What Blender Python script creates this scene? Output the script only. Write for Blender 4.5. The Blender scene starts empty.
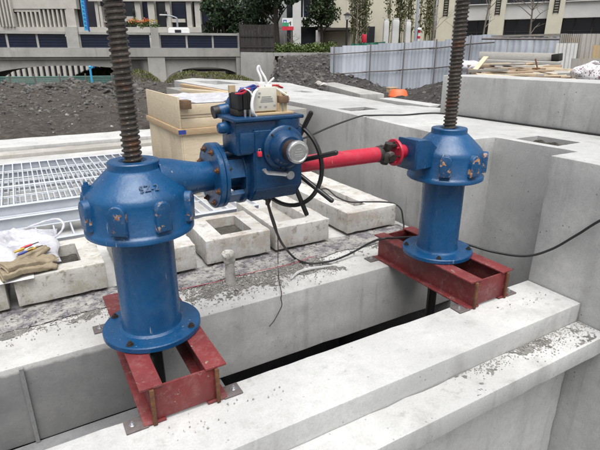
import bpy, bmesh, math, random
from mathutils import Vector, Matrix, noise
R_ = math.radians
random.seed(7)
scene = bpy.context.scene
COL = scene.collection

# ------------------------------------------------------------------ camera
CAM_H = 1.55; PITCH = R_(19.9); YAW = R_(30); FPX = 475.0
cd = bpy.data.cameras.new('camera'); cam = bpy.data.objects.new('camera', cd); COL.objects.link(cam)
cam.location = (0, 0, CAM_H); cam.rotation_euler = (R_(90) - PITCH, 0, -YAW)
cd.sensor_width = 36; cd.lens = FPX / 600 * 36; cd.clip_end = 900; cd.clip_start = 0.02
scene.camera = cam

# ------------------------------------------------------------------ overcast sky and soft sun
SUN_EL, SUN_AZ = R_(70), R_(-160)        # azimuth measured clockwise from +Y
w = bpy.data.worlds.new('World'); scene.world = w; w.use_nodes = True
nt = w.node_tree; nt.nodes.clear()
sky = nt.nodes.new('ShaderNodeTexSky'); sky.sky_type = 'NISHITA'; sky.sun_disc = False
sky.sun_elevation = SUN_EL; sky.sun_rotation = SUN_AZ; sky.air_density = 1.0; sky.dust_density = 5.0; sky.ozone_density = 1.0
hs = nt.nodes.new('ShaderNodeHueSaturation'); hs.inputs['Saturation'].default_value = 0.18
bg = nt.nodes.new('ShaderNodeBackground'); bg.inputs['Strength'].default_value = 0.068
wo = nt.nodes.new('ShaderNodeOutputWorld')
nt.links.new(sky.outputs[0], hs.inputs['Color']); nt.links.new(hs.outputs[0], bg.inputs[0]); nt.links.new(bg.outputs[0], wo.inputs[0])
sl = bpy.data.lights.new('sun', 'SUN'); sl.energy = 1.5; sl.angle = R_(60); sl.color = (1, 0.99, 0.97)
so = bpy.data.objects.new('sun', sl); COL.objects.link(so)
sd = Vector((math.sin(SUN_AZ) * math.cos(SUN_EL), math.cos(SUN_AZ) * math.cos(SUN_EL), math.sin(SUN_EL)))
so.rotation_euler = sd.to_track_quat('Z', 'Y').to_euler(); so.location = (-6, 3, 12)
scene.view_settings.view_transform = 'Standard'; scene.view_settings.look = 'None'
scene.view_settings.exposure = 1.24; scene.view_settings.gamma = 1.0
scene.view_settings.use_curve_mapping = False

# ------------------------------------------------------------------ measuring: a photo pixel to a place in the world
HD = Vector((math.sin(YAW), math.cos(YAW), 0)); RT = Vector((math.cos(YAW), -math.sin(YAW), 0)); UPZ = Vector((0, 0, 1))
FW = HD * math.cos(PITCH) - UPZ * math.sin(PITCH); UV = HD * math.sin(PITCH) + UPZ * math.cos(PITCH)
CP = Vector((0, 0, CAM_H))
def ray(x, y): return FW + RT * ((x - 300) / FPX) - UV * ((y - 225) / FPX)
def W(x, y, D): d = ray(x, y); return CP + d * (D / d.dot(HD))
def onz(x, y, z): d = ray(x, y); return CP + d * ((z - CAM_H) / d.z)

# ------------------------------------------------------------------ materials
def srgb(r, g, b):
    f = lambda c: (c / 255 / 12.92) if c <= 10 else ((c / 255 + 0.055) / 1.055) ** 2.4
    return (f(r), f(g), f(b))
class Mat:
    def __init__(s, name, rough=0.8, metal=0.0, spec=0.5):
        s.m = bpy.data.materials.new(name); s.m.use_nodes = True; s.t = s.m.node_tree
        s.b = s.t.nodes['Principled BSDF']; s.b.inputs['Roughness'].default_value = rough
        s.b.inputs['Metallic'].default_value = metal; s.b.inputs['Specular IOR Level'].default_value = spec
        g = s.t.nodes.new('ShaderNodeNewGeometry'); s.geo = g; s.pos = g.outputs['Position']
    def n(s, t, **k):
        x = s.t.nodes.new(t)
        for a, v in k.items(): setattr(x, a, v)
        return x
    def link(s, a, b): s.t.links.new(a, b)
    def mapped(s, scale):
        m = s.n('ShaderNodeMapping'); m.inputs['Scale'].default_value = scale; s.link(s.pos, m.inputs['Vector']); return m.outputs[0]
    def noise(s, scale, detail=6, rough=0.6, vec=None):
        x = s.n('ShaderNodeTexNoise'); x.inputs['Scale'].default_value = scale; x.inputs['Detail'].default_value = detail
        x.inputs['Roughness'].default_value = rough; s.link(vec or s.pos, x.inputs['Vector']); return x.outputs['Fac']
    def voro(s, scale, out='Distance', vec=None):
        x = s.n('ShaderNodeTexVoronoi'); x.inputs['Scale'].default_value = scale; s.link(vec or s.pos, x.inputs['Vector']); return x.outputs[out]
    def ramp(s, fac, lo, hi, a=0.0, b=1.0):
        x = s.n('ShaderNodeMapRange'); x.clamp = True
        for i, v in ((1, lo), (2, hi), (3, a), (4, b)): x.inputs[i].default_value = v
        s.link(fac, x.inputs[0]); return x.outputs[0]
    def mix(s, fac, a, b, mode='MIX'):
        x = s.n('ShaderNodeMix', data_type='RGBA', blend_type=mode)
        for i, v in ((0, fac), (6, a), (7, b)):
            if isinstance(v, (int, float)): x.inputs[i].default_value = v
            elif isinstance(v, tuple): x.inputs[i].default_value = (*v, 1)
            else: s.link(v, x.inputs[i])
        return x.outputs[2]
    def mul(s, a, b):
        x = s.n('ShaderNodeMath', operation='MULTIPLY')
        for i, v in ((0, a), (1, b)):
            if isinstance(v, (int, float)): x.inputs[i].default_value = v
            else: s.link(v, x.inputs[i])
        return x.outputs[0]
    def island(s): return s.geo.outputs['Random Per Island']
    def objrand(s): return s.n('ShaderNodeObjectInfo').outputs['Random']
    def col(s, c):
        if isinstance(c, tuple): s.b.inputs['Base Color'].default_value = (*c, 1)
        else: s.link(c, s.b.inputs['Base Color'])
    def rough(s, r): s.link(r, s.b.inputs['Roughness'])
    def bump(s, h, strength=0.3, dist=0.01):
        x = s.n('ShaderNodeBump'); x.inputs['Strength'].default_value = strength; x.inputs['Distance'].default_value = dist
        s.link(h, x.inputs['Height']); s.link(x.outputs[0], s.b.inputs['Normal'])

def concrete(name, a, b, dirt=(0.10, 0.095, 0.085), dirt_amt=0.35, streak=0.3, pores=0.5, scale=1.0, moss=None, dark_left=False, stain=None):
    m = Mat(name, 0.9, spec=0.3)
    c = m.mix(m.ramp(m.noise(2.2 * scale, 9, 0.68), 0.38, 0.62), a, b)
    c = m.mix(m.mul(m.ramp(m.noise(0.55 * scale, 4, 0.5), 0.42, 0.6), 0.5), c, tuple(v * 0.78 for v in b))
    c = m.mix(m.mul(m.ramp(m.noise(17 * scale, 7, 0.75), 0.42, 0.66), 0.55), c, tuple(v * 0.86 for v in b))
    c = m.mix(m.mul(m.ramp(m.noise(0.9 * scale, 9, 0.72), 0.56, 0.75), dirt_amt), c, dirt)
    c = m.mix(m.mul(m.ramp(m.noise(5.5 * scale, 9, 0.75), 0.60, 0.72), dirt_amt), c, dirt)
    c = m.mix(m.mul(m.ramp(m.noise(5 * scale, 5, 0.6, m.mapped((1, 1, 0.09))), 0.54, 0.8), streak), c, dirt)
    c = m.mix(m.mul(m.mul(m.ramp(m.noise(16 * scale, 4, 0.6, m.mapped((1, 1, 0.04))), 0.56, 0.66), m.ramp(m.noise(1.7 * scale, 4), 0.48, 0.62)), streak * 0.8), c, tuple(v * 1.6 for v in dirt))
    c = m.mix(m.mul(m.ramp(m.noise(90, 3, 0.6), 0.45, 0.75), 0.18), c, dirt)
    pm = m.ramp(m.voro(22 * scale), 0.05, 0.15, 1, 0)
    pm2 = m.mul(pm, m.ramp(m.noise(6, 2), 0.5, 0.6))
    c = m.mix(m.mul(pm2, pores), c, tuple(v * 0.9 for v in dirt))
    if stain:
        c = m.mix(m.mul(m.ramp(m.noise(4.2, 9, 0.78), 0.50, 0.60), 0.55), c, stain); c = m.mix(m.mul(m.ramp(m.noise(13, 9, 0.8), 0.55, 0.62), 0.7), c, tuple(v * .55 for v in stain))
    if dark_left:  # mix to darker grey towards low X, only below the top surface
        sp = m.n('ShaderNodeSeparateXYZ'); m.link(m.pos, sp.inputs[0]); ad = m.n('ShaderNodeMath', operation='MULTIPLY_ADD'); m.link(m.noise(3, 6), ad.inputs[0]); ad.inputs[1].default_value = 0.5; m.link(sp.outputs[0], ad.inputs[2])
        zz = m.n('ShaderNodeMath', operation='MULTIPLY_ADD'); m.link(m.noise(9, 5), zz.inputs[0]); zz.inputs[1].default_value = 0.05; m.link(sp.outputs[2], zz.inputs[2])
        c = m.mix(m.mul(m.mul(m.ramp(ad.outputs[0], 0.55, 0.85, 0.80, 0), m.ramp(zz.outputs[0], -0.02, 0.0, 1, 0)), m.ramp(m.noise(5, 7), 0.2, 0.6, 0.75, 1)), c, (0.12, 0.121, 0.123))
    if moss: c = m.mix(m.mul(m.ramp(m.noise(8, 8, 0.75), 0.5, 0.68), 0.75), c, moss)
    m.col(c)
    h = m.mix(0.5, m.noise(60, 5, 0.7), m.ramp(m.voro(22 * scale), 0, 0.15, 0, 1))
    m.bump(h, 0.35, 0.006)
    return m.m
def paint(name, base, dark, rust=(0.20, 0.07, 0.02), rust_lo=0.66, rust_hi=0.70, rough=0.42, dust=(0.35, 0.34, 0.32), dust_amt=0.12, bump=0.12):
    m = Mat(name, rough)
    c = m.mix(m.ramp(m.noise(6, 5), 0.35, 0.7), base, dark)
    c = m.mix(m.mul(m.ramp(m.noise(14, 8, 0.75), 0.5, 0.75), dust_amt), c, dust)
    sc = m.mul(m.ramp(m.noise(11, 3, 0.5, m.mapped((6, 6, .5))), 0.68, 0.70), m.ramp(m.noise(6, 3), 0.52, 0.6)); c = m.mix(m.mul(sc, 0.5), c, dust)
    r = m.ramp(m.noise(19, 7, 0.7), rust_lo, rust_hi)
    rc = m.mix(m.ramp(m.noise(70, 3), 0.4, 0.65), rust, (0.42, 0.33, 0.25))
    c = m.mix(r, c, rc)
    m.col(c); m.rough(m.ramp(m.noise(22, 5), 0.3, 0.7, rough - 0.08, rough + 0.15)); m.bump(m.noise(38, 5, 0.6), bump, 0.008)
    return m.m
def plain(name, a, b=None, rough=0.7, metal=0.0, ns=8, bump=0.0, spec=0.5, rnd=0.0):
    m = Mat(name, rough, metal, spec)
    b = b or tuple(v * 0.7 for v in a)
    c = m.mix(m.ramp(m.noise(ns, 7, 0.65), 0.3, 0.7), a, b)
    if rnd:
        hv = m.n('ShaderNodeHueSaturation'); m.link(c, hv.inputs['Color']); m.link(m.ramp(m.objrand(), 0, 1, 1 - rnd, 1 + rnd), hv.inputs['Value']); c = hv.outputs[0]
    m.col(c)
    if bump: m.bump(m.noise(ns * 6, 5, 0.6), bump, 0.01)
    return m.m
def wood(name, a, b, scale=3, rnd=0.25):
    m = Mat(name, 0.8, spec=0.25)
    v = m.mapped((1.0, 1.0, 6.0))
    c = m.mix(m.ramp(m.noise(scale * 4, 8, 0.7, v), 0.35, 0.7), a, b)
    c = m.mix(m.mul(m.ramp(m.noise(5, 8, 0.75), 0.58, 0.75), 0.6), c, (0.16, 0.11, 0.07))
    hv = m.n('ShaderNodeHueSaturation'); m.link(c, hv.inputs['Color']); m.link(m.ramp(m.objrand(), 0, 1, 1 - rnd, 1 + rnd), hv.inputs['Value'])
    m.col(hv.outputs[0]); m.bump(m.noise(scale * 14, 5, 0.6, v), 0.25, 0.006)
    return m.m
def leafmat(name, a, b):
    m = Mat(name, 0.6, spec=0.25)
    m.col(m.mix(m.ramp(m.island(), 0, 1), a, b)); return m.m

M = {}
M['conc'] = concrete('cast_concrete', (0.55, 0.55, 0.542), (0.465, 0.465, 0.458), dirt_amt=0.34, streak=0.35)
M['conc_plat'] = concrete('platform_concrete', (0.55, 0.545, 0.53), (0.45, 0.445, 0.435), dirt_amt=0.38, dark_left=True)
M['conc_wall'] = concrete('wall_concrete', (0.50, 0.50, 0.49), (0.40, 0.40, 0.395), dirt_amt=0.3, streak=0.38, pores=0.9)
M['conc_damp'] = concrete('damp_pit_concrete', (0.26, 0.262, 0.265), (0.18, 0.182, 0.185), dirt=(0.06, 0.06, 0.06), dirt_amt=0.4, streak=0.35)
M['conc_block'] = concrete('old_block_concrete', (0.60, 0.592, 0.57), (0.49, 0.482, 0.462), dirt=(0.15, 0.115, 0.085), dirt_amt=0.6, scale=1.6, stain=(0.33, 0.275, 0.22))
M['conc_mossy'] = concrete('mossy_block_concrete', (0.60, 0.585, 0.55), (0.48, 0.465, 0.435), dirt=(0.14, 0.125, 0.075), dirt_amt=0.7, scale=1.6, stain=(0.27, 0.245, 0.165))
M['conc_old'] = concrete('weathered_bridge_concrete', (0.47, 0.46, 0.435), (0.38, 0.37, 0.35), dirt_amt=0.35, streak=0.45, pores=0, scale=0.25)
M['conc_grey'] = concrete('grey_concrete', (0.42, 0.415, 0.40), (0.33, 0.325, 0.31), dirt_amt=0.45, scale=0.5)
M['conc_dirty'] = concrete('dirty_curb_concrete', (0.50, 0.485, 0.46), (0.34, 0.32, 0.29), dirt_amt=0.5, scale=0.6)
BLUE, BLUE2 = (0.0045, 0.068, 0.180), (0.003, 0.048, 0.135)
M['blue'] = paint('blue_paint', BLUE, BLUE2, rust_lo=0.705, rust_hi=0.725, rough=0.27, dust_amt=0.05, bump=0.22)
M['blue_rust'] = paint('chipped_blue_paint', BLUE, BLUE2, rust=(0.24, 0.09, 0.03), rust_lo=0.59, rust_hi=0.625, dust_amt=0.15, bump=0.3)
M['blue_chipped'] = paint('flaking_blue_paint', BLUE, BLUE2, rust=(0.42, 0.17, 0.04), rust_lo=0.53, rust_hi=0.57, dust_amt=0.15, bump=0.35)
M['blue_dark'] = paint('gearbox_blue_paint', (0.0035, 0.043, 0.118), (0.0025, 0.029, 0.085), rust_lo=0.735, rust_hi=0.76, rough=0.28, dust_amt=0.05, bump=0.2)
M['red'] = paint('red_oxide_paint', (0.175, 0.026, 0.027), (0.115, 0.019, 0.021), rust=(0.045, 0.025, 0.02), rust_lo=0.60, rust_hi=0.68, rough=0.45, dust=(0.45, 0.36, 0.34), dust_amt=0.22, bump=0.2)
M['shaft'] = paint('crimson_paint', (0.46, 0.016, 0.044), (0.36, 0.013, 0.034), rust_lo=0.68, rust_hi=0.73, rough=0.36, dust_amt=0.14)
M['rust'] = plain('rusty_steel', (0.20, 0.085, 0.033), (0.065, 0.034, 0.022), 0.85, 0.2, 30, 0.4)
def screwmat():
    m = Mat('oily_rusted_thread', 0.42, 0.35)
    c = m.mix(m.ramp(m.noise(14, 7, 0.7), 0.35, 0.65), (0.105, 0.092, 0.080), (0.045, 0.038, 0.033)); c = m.mix(m.mul(m.ramp(m.noise(9, 8, 0.75), 0.54, 0.66), 0.8), c, (0.15, 0.062, 0.028))
    m.col(c); m.rough(m.ramp(m.noise(30, 4), 0.3, 0.7, 0.32, 0.62)); m.bump(m.noise(90, 4), 0.25, 0.004); return m.m
M['screw'] = screwmat()
M['black'] = plain('black_rubber', (0.012, 0.012, 0.013), (0.02, 0.02, 0.02), 0.5)
M['black_paint'] = plain('black_paint', (0.010, 0.010, 0.011), (0.018, 0.018, 0.018), 0.3)
M['iron'] = plain('dark_iron', (0.035, 0.033, 0.032), (0.06, 0.05, 0.045), 0.5, 0.5, 30, 0.2)
M['necked'] = plain('stained_iron', (0.075, 0.05, 0.04), (0.035, 0.027, 0.024), 0.55, 0.4, 40, 0.2)
M['zinc'] = plain('zinc_plated_steel', (0.62, 0.63, 0.65), (0.45, 0.46, 0.48), 0.35, 0.9, 20)
M['plate'] = plain('bare_steel_plate', (0.17, 0.15, 0.15), (0.11, 0.09, 0.085), 0.6, 0.3, 25, 0.2)
M['chrome'] = plain('polished_cap', (0.80, 0.80, 0.80), (0.62, 0.61, 0.60), 0.22, 0.9, 40)
M['galv'] = plain('galvanised_steel', (0.56, 0.585, 0.62), (0.46, 0.485, 0.53), 0.5, 0.15, 9, 0.03)
M['beige'] = plain('beige_plastic', (0.62, 0.60, 0.52), (0.54, 0.52, 0.45), 0.5)
M['tan'] = plain('tan_board', (0.55, 0.42, 0.26), (0.45, 0.34, 0.2), 0.6)
M['brown'] = plain('brown_terminal', (0.20, 0.12, 0.07), (0.13, 0.08, 0.05), 0.6)
M['white'] = plain('white_plastic', (0.78, 0.78, 0.78), (0.70, 0.70, 0.70), 0.45)
M['print'] = plain('grey_print', (0.25, 0.25, 0.25), (0.3, 0.3, 0.3), 0.7)
M['redw'] = plain('red_wire', (0.50, 0.02, 0.04), None, 0.45)
M['bluew'] = plain('blue_wire', (0.03, 0.06, 0.30), None, 0.45)
M['yellow'] = plain('yellow_grip', (0.50, 0.34, 0.04), None, 0.5)
M['rubber_dark'] = plain('brown_grip', (0.05, 0.035, 0.03), None, 0.6)
M['ply'] = wood('pale_plywood', (0.56, 0.475, 0.35), (0.46, 0.38, 0.27), 2, 0.06)
M['batten'] = wood('brown_batten', (0.48, 0.35, 0.22), (0.36, 0.25, 0.15), 4)
M['plank'] = wood('site_plank', (0.36, 0.27, 0.19), (0.24, 0.18, 0.13), 4, 0.5)
M['plank_grey'] = wood('weathered_plank', (0.40, 0.385, 0.36), (0.30, 0.285, 0.265), 3, 0.3)
M['endgrain'] = wood('dark_timber_end', (0.16, 0.10, 0.06), (0.09, 0.055, 0.035), 6, 0.1)
def filmmat():
    m = Mat('crumpled_film', 0.4)
    c = m.mix(m.ramp(m.noise(16, 8, 0.75), 0.38, 0.62), (0.085, 0.080, 0.090), (0.20, 0.19, 0.21))
    c = m.mix(m.ramp(m.noise(7, 9, 0.8), 0.44, 0.56), c, (0.36, 0.35, 0.33)); c = m.mix(m.ramp(m.noise(40, 5, 0.7), 0.55, 0.62), c, (0.05, 0.045, 0.05))
    m.col(c); m.bump(m.noise(60, 6, 0.7), 0.6, 0.01); return m.m
M['film'] = filmmat()
M['glove'] = plain('tan_fabric', (0.31, 0.26, 0.185), (0.22, 0.18, 0.125), 0.95, 0, 26, 0.35, 0.1)
M['glass'] = plain('dark_window_glass', (0.018, 0.02, 0.026), (0.03, 0.032, 0.038), 0.12, 0, 0.4)
M['glass_blue'] = plain('dark_blue_panel', (0.012, 0.020, 0.050), (0.008, 0.012, 0.030), 0.3, 0, 1.5)
M['cream'] = plain('cream_render', (0.63, 0.595, 0.485), (0.54, 0.51, 0.41), 0.9, 0, 1.2)
M['pale'] = plain('pale_stucco', (0.60, 0.60, 0.585), (0.50, 0.50, 0.49), 0.9, 0, 1.0)
M['stone'] = plain('pale_facade_stone', (0.54, 0.52, 0.475), (0.42, 0.405, 0.37), 0.9, 0, 1.5)
M['darkboard'] = plain('dark_stained_board', (0.032, 0.028, 0.026), (0.022, 0.019, 0.018), 0.8, 0, 4, 0, 0.5, 0.25)
def hoardmat():
    m = Mat('pale_blue_sheet', 0.5, spec=0.4); v = m.mapped((1, 1, 0.12))
    c = m.mix(m.ramp(m.noise(2.5, 7, 0.65, v), 0.3, 0.7), (0.60, 0.64, 0.70), (0.47, 0.51, 0.59)); c = m.mix(m.mul(m.ramp(m.noise(6, 7, 0.75, v), 0.55, 0.75), 0.5), c, (0.22, 0.22, 0.235))
    hv = m.n('ShaderNodeHueSaturation'); m.link(c, hv.inputs['Color']); m.link(m.ramp(m.objrand(), 0, 1, 0.78, 1.12), hv.inputs['Value']); m.col(hv.outputs[0]); return m.m
M['hoard'] = hoardmat()
def sheetmat():
    m = Mat('grey_sheet', 0.8, spec=0.4); v = m.mapped((1, 1, 0.1))
    c = m.mix(m.ramp(m.noise(4, 8, 0.7, v), 0.3, 0.7), (0.40, 0.38, 0.35), (0.25, 0.235, 0.215)); c = m.mix(m.mul(m.ramp(m.noise(2.2, 5, 0.7), 0.55, 0.68), 0.6), c, (0.36, 0.25, 0.13))
    hv = m.n('ShaderNodeHueSaturation'); m.link(c, hv.inputs['Color']); m.link(m.ramp(m.objrand(), 0, 1, 0.8, 1.15), hv.inputs['Value']); m.col(hv.outputs[0]); return m.m
M['sheet'] = sheetmat()
M['orange_sheet'] = plain('ochre_board', (0.42, 0.30, 0.15), (0.30, 0.25, 0.18), 0.8, 0, 4)
M['pole'] = plain('scaffold_pole', (0.20, 0.175, 0.165), (0.13, 0.115, 0.11), 0.6, 0.2)
M['bark'] = plain('bark', (0.045, 0.036, 0.029), (0.03, 0.025, 0.02), 0.95, 0, 10, 0.4)
M['barkpale'] = plain('pale_bark', (0.20, 0.175, 0.14), (0.13, 0.11, 0.09), 0.95, 0, 10, 0.3)
M['leaf'] = leafmat('dark_leaf', (0.012, 0.026, 0.013), (0.045, 0.075, 0.034))
M['leaf2'] = leafmat('mid_leaf', (0.018, 0.032, 0.014), (0.06, 0.085, 0.035))
M['hedge'] = leafmat('hedge_leaf', (0.04, 0.07, 0.018), (0.12, 0.16, 0.045))
M['bamboo'] = leafmat('bamboo_leaf', (0.06, 0.07, 0.03), (0.15, 0.15, 0.07))
M['grass'] = leafmat('moss_grass', (0.07, 0.085, 0.024), (0.17, 0.17, 0.07))
M['orange'] = plain('orange_plastic', (0.75, 0.16, 0.05), (0.62, 0.13, 0.05), 0.5)
M['green_net'] = plain('green_net', (0.02, 0.16, 0.10), (0.02, 0.12, 0.08), 0.8)
M['teal'] = plain('teal_mesh', (0.13, 0.26, 0.23), (0.10, 0.20, 0.18), 0.8)
M['cyan'] = plain('cyan_sign', (0.06, 0.40, 0.68), (0.05, 0.33, 0.60), 0.5)
M['bluesign'] = plain('deep_blue_sign', (0.02, 0.08, 0.35), None, 0.5)
M['signred'] = plain('sign_red', (0.65, 0.03, 0.06), None, 0.5)
M['signgreen'] = plain('sign_green', (0.05, 0.33, 0.17), None, 0.5)
def dirtmat(name, a, b, fleck):
    m = Mat(name, 1.0, spec=0.15)
    c = m.mix(m.ramp(m.noise(3.5, 10, 0.75), 0.35, 0.66), a, b)
    c = m.mix(m.mul(m.ramp(m.noise(14, 8, 0.8), 0.60, 0.74), 0.8), c, fleck)
    c = m.mix(m.ramp(m.noise(9, 8, 0.8), 0.62, 0.42, 0, 0.6), c, tuple(v * .3 for v in a))
    m.col(c); m.bump(m.noise(16, 8, 0.75), 0.8, 0.08); return m.m
M['silt'] = dirtmat('grey_silt', (0.11, 0.10, 0.088), (0.19, 0.18, 0.16), (0.28, 0.27, 0.25))
def gravmat():
    m = Mat('grey_gravel', 0.95)
    c = m.mix(m.ramp(m.island(), 0, 1), (0.13, 0.12, 0.11), (0.46, 0.44, 0.41)); c = m.mix(m.mul(m.noise(60, 4), 0.5), c, (0.2, 0.19, 0.18)); m.col(c); return m.m
M['stonefleck'] = gravmat()
M['galvpole'] = plain('grey_blue_pole', (0.38, 0.42, 0.47), None, 0.5)
M['dirt'] = dirtmat('dark_dirt', (0.078, 0.068, 0.060), (0.15, 0.136, 0.122), (0.34, 0.33, 0.315))
M['rubble'] = dirtmat('black_rubble', (0.055, 0.052, 0.05), (0.125, 0.118, 0.113), (0.30, 0.29, 0.28))
M['rock'] = plain('dark_rock', (0.15, 0.142, 0.135), (0.07, 0.066, 0.062), 0.95, 0, 7, 0.6, 0.2)
def sackmat():
    m = Mat('patterned_sack', 0.7)
    c = m.mix(m.ramp(m.voro(30), 0.22, 0.34), (0.06, 0.05, 0.06), (0.60, 0.58, 0.60))
    c = m.mix(m.ramp(m.noise(9, 5), 0.60, 0.66), c, (0.20, 0.10, 0.13)); m.col(c); m.bump(m.noise(14, 6), 0.5, 0.02); return m.m
M['sack'] = sackmat()
def bagmat():
    m = Mat('clear_plastic_film', 0.25)
    m.col(m.mix(m.ramp(m.noise(9, 6), 0.35, 0.7), (0.80, 0.80, 0.84), (0.62, 0.62, 0.70)))
    m.b.inputs['Alpha'].default_value = 0.72; m.bump(m.noise(24, 7, 0.7), 0.9, 0.02); return m.m
M['bag'] = bagmat()

# ------------------------------------------------------------------ mesh building
class MB:
    def __init__(s, off=(0, 0, 0)): s.bm = bmesh.new(); s.off = Vector(off)
    def face(s, pts):
        try: s.bm.faces.new([s.bm.verts.new(p) for p in pts])
        except ValueError: pass
    def box(s, a, b, bev=0.0, M4=None):
        x0, y0, z0 = a; x1, y1, z1 = b
        vs = [s.bm.verts.new(p) for p in ((x0,y0,z0),(x1,y0,z0),(x1,y1,z0),(x0,y1,z0),(x0,y0,z1),(x1,y0,z1),(x1,y1,z1),(x0,y1,z1))]
        fs = [s.bm.faces.new([vs[i] for i in q]) for q in ((3,2,1,0),(4,5,6,7),(0,1,5,4),(1,2,6,5),(2,3,7,6),(3,0,4,7))]
        if bev:
            es = set(e for f in fs for e in f.edges)
            r = bmesh.ops.bevel(s.bm, geom=list(es), offset=bev, segments=2, affect='EDGES', profile=0.5)
            vs = list(set(v for f in r['faces'] for v in f.verts) | set(v for v in vs if v.is_valid))
        if M4 is not None: bmesh.ops.transform(s.bm, matrix=M4, verts=[v for v in vs if v.is_valid])
        return s
    def beam(s, p0, p1, w, h, roll=0.0, bev=0.0):
        p0, p1 = Vector(p0), Vector(p1); d = p1 - p0
        q = d.to_track_quat('X', 'Z').to_matrix().to_4x4()
        m = Matrix.Translation(p0) @ q @ Matrix.Rotation(roll, 4, 'X')
        return s.box((0, -w/2, -h/2), (d.length, w/2, h/2), bev, m)
    def prism(s, pts, vec):
        vec = Vector(vec); a = [s.bm.verts.new(p) for p in pts]; b = [s.bm.verts.new(Vector(p) + vec) for p in pts]
        n = len(a); s.bm.faces.new(a[::-1]); s.bm.faces.new(b)
        for i in range(n): s.bm.faces.new([a[i], a[(i+1) % n], b[(i+1) % n], b[i]])
        return s
    def cyl(s, p0, p1, r0, r1=None, n=20, caps=True):
        return s.tube([p0, p1], [r0, r0 if r1 is None else r1], n, caps)
    def tube(s, pts, r, n=8, caps=True):
        pts = [Vector(p) for p in pts]; rs = r if isinstance(r, (list, tuple)) else [r] * len(pts)
        up = None; rings = []
        for i, p in enumerate(pts):
            t = (pts[min(i+1, len(pts)-1)] - pts[max(i-1, 0)]).normalized()
            if up is None: up = t.orthogonal().normalized()
            up = (up - t * up.dot(t)).normalized(); bi = t.cross(up)
            rings.append([s.bm.verts.new(p + (up * math.cos(a) + bi * math.sin(a)) * rs[i]) for a in (2*math.pi*k/n for k in range(n))])
        for a, b in zip(rings, rings[1:]):
            for k in range(n): s.bm.faces.new([a[k], a[(k+1) % n], b[(k+1) % n], b[k]])
        if caps: s.bm.faces.new(rings[0][::-1]); s.bm.faces.new(rings[-1])
        return s
    def lathe(s, prof, c=(0, 0, 0), axis=(0, 0, 1), n=48, closed=False):
        c = Vector(c); ax = Vector(axis).normalized(); u = ax.orthogonal().normalized(); v = ax.cross(u); rings = []
        for r, z in prof:
            if r < 1e-6: rings.append([s.bm.verts.new(c + ax * z)])
            else: rings.append([s.bm.verts.new(c + ax * z + (u * math.cos(a) + v * math.sin(a)) * r) for a in (2*math.pi*k/n for k in range(n))])
        pr = list(zip(rings, rings[1:]))
        if closed: pr.append((rings[-1], rings[0]))
        for a, b in pr:
            for k in range(n):
                k2 = (k+1) % n
                if len(a) == 1 and len(b) == 1: continue
                if len(a) == 1: s.bm.faces.new([a[0], b[k2], b[k]][::-1])
                elif len(b) == 1: s.bm.faces.new([a[k], a[k2], b[0]])
                else: s.bm.faces.new([a[k], a[k2], b[k2], b[k]])
        return s
    def hexbolt(s, p, axis, r=0.016, h=0.012, washer=True):
        p = Vector(p); ax = Vector(axis).normalized()
        if washer: s.cyl(p, p + ax * 0.003, r * 1.35, n=12)
        s.cyl(p + ax * 0.003, p + ax * h, r, r, 6); s.cyl(p + ax * h, p + ax * (h + 0.009), r * 0.55, r * 0.5, 8)
        return s
    def rock(s, p, r):
        q = Matrix.Rotation(random.random() * 6.28, 4, Vector((random.random(), random.random(), random.random() + .01)).normalized())
        sc = Matrix.Diagonal((random.uniform(.6, 1.3), random.uniform(.6, 1.2), random.uniform(.4, .9), 1))
        bmesh.ops.create_icosphere(s.bm, subdivisions=1, radius=r, matrix=Matrix.Translation(p) @ q @ sc)
    def grid(s, nx, ny, f):
        vs = [[s.bm.verts.new(f(i / nx, j / ny)) for i in range(nx + 1)] for j in range(ny + 1)]
        for j in range(ny):
            for i in range(nx): s.bm.faces.new([vs[j][i], vs[j][i+1], vs[j+1][i+1], vs[j+1][i]])
        return s
    def jitter(s, amp, freq, seed=0):
        for v in s.bm.verts:
            p = v.co * freq + Vector((seed, seed * 1.7, 3.1))
            v.co += Vector((noise.noise(p), noise.noise(p + Vector((17, 0, 0))), noise.noise(p + Vector((0, 31, 0))))) * amp
        return s
    def mesh(s, name, mat, sharp=35):
        for v in s.bm.verts: v.co -= s.off
        bmesh.ops.recalc_face_normals(s.bm, faces=s.bm.faces)
        me = bpy.data.meshes.new(name); s.bm.to_mesh(me); s.bm.free()
        me.polygons.foreach_set('use_smooth', [True] * len(me.polygons)); me.set_sharp_from_angle(angle=R_(sharp))
        for m in (mat if isinstance(mat, (list, tuple)) else [mat]): me.materials.append(m)
        return me
    def build(s, name, mat, parent=None, sharp=35, loc=None):
        o = bpy.data.objects.new(name, s.mesh(name, mat, sharp)); COL.objects.link(o)
        if parent: o.parent = parent
        else: o.location = s.off if loc is None else loc
        return o
def tag(o, label=None, cat=None, group=None, kind=None):
    for k, v in (('label', label), ('category', cat), ('group', group), ('kind', kind)):
        if v: o[k] = v
    return o
def thing(name, label, cat, loc=(0, 0, 0), group=None, rz=0):
    o = bpy.data.objects.new(name, None); COL.objects.link(o); o.location = loc; o.rotation_euler.z = rz
    return tag(o, label, cat, group)
def share(name, me, parent, loc=(0, 0, 0), rz=0):
    o = bpy.data.objects.new(name, me); COL.objects.link(o); o.location = loc; o.rotation_euler.z = rz
    if parent: o.parent = parent
    return o
def spline(pts, n=8):
    pts = [Vector(p) for p in pts]; out = []
    P = [pts[0] * 2 - pts[1]] + pts + [pts[-1] * 2 - pts[-2]]
    for i in range(1, len(P) - 2):
        a, b, c, d = P[i-1:i+3]
        for k in range(n):
            t = k / n
            out.append(0.5 * (2*b + (c - a)*t + (2*a - 5*b + 4*c - d)*t*t + (3*b - a - 3*c + d)*t**3))
    return out + [pts[-1]]
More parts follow.
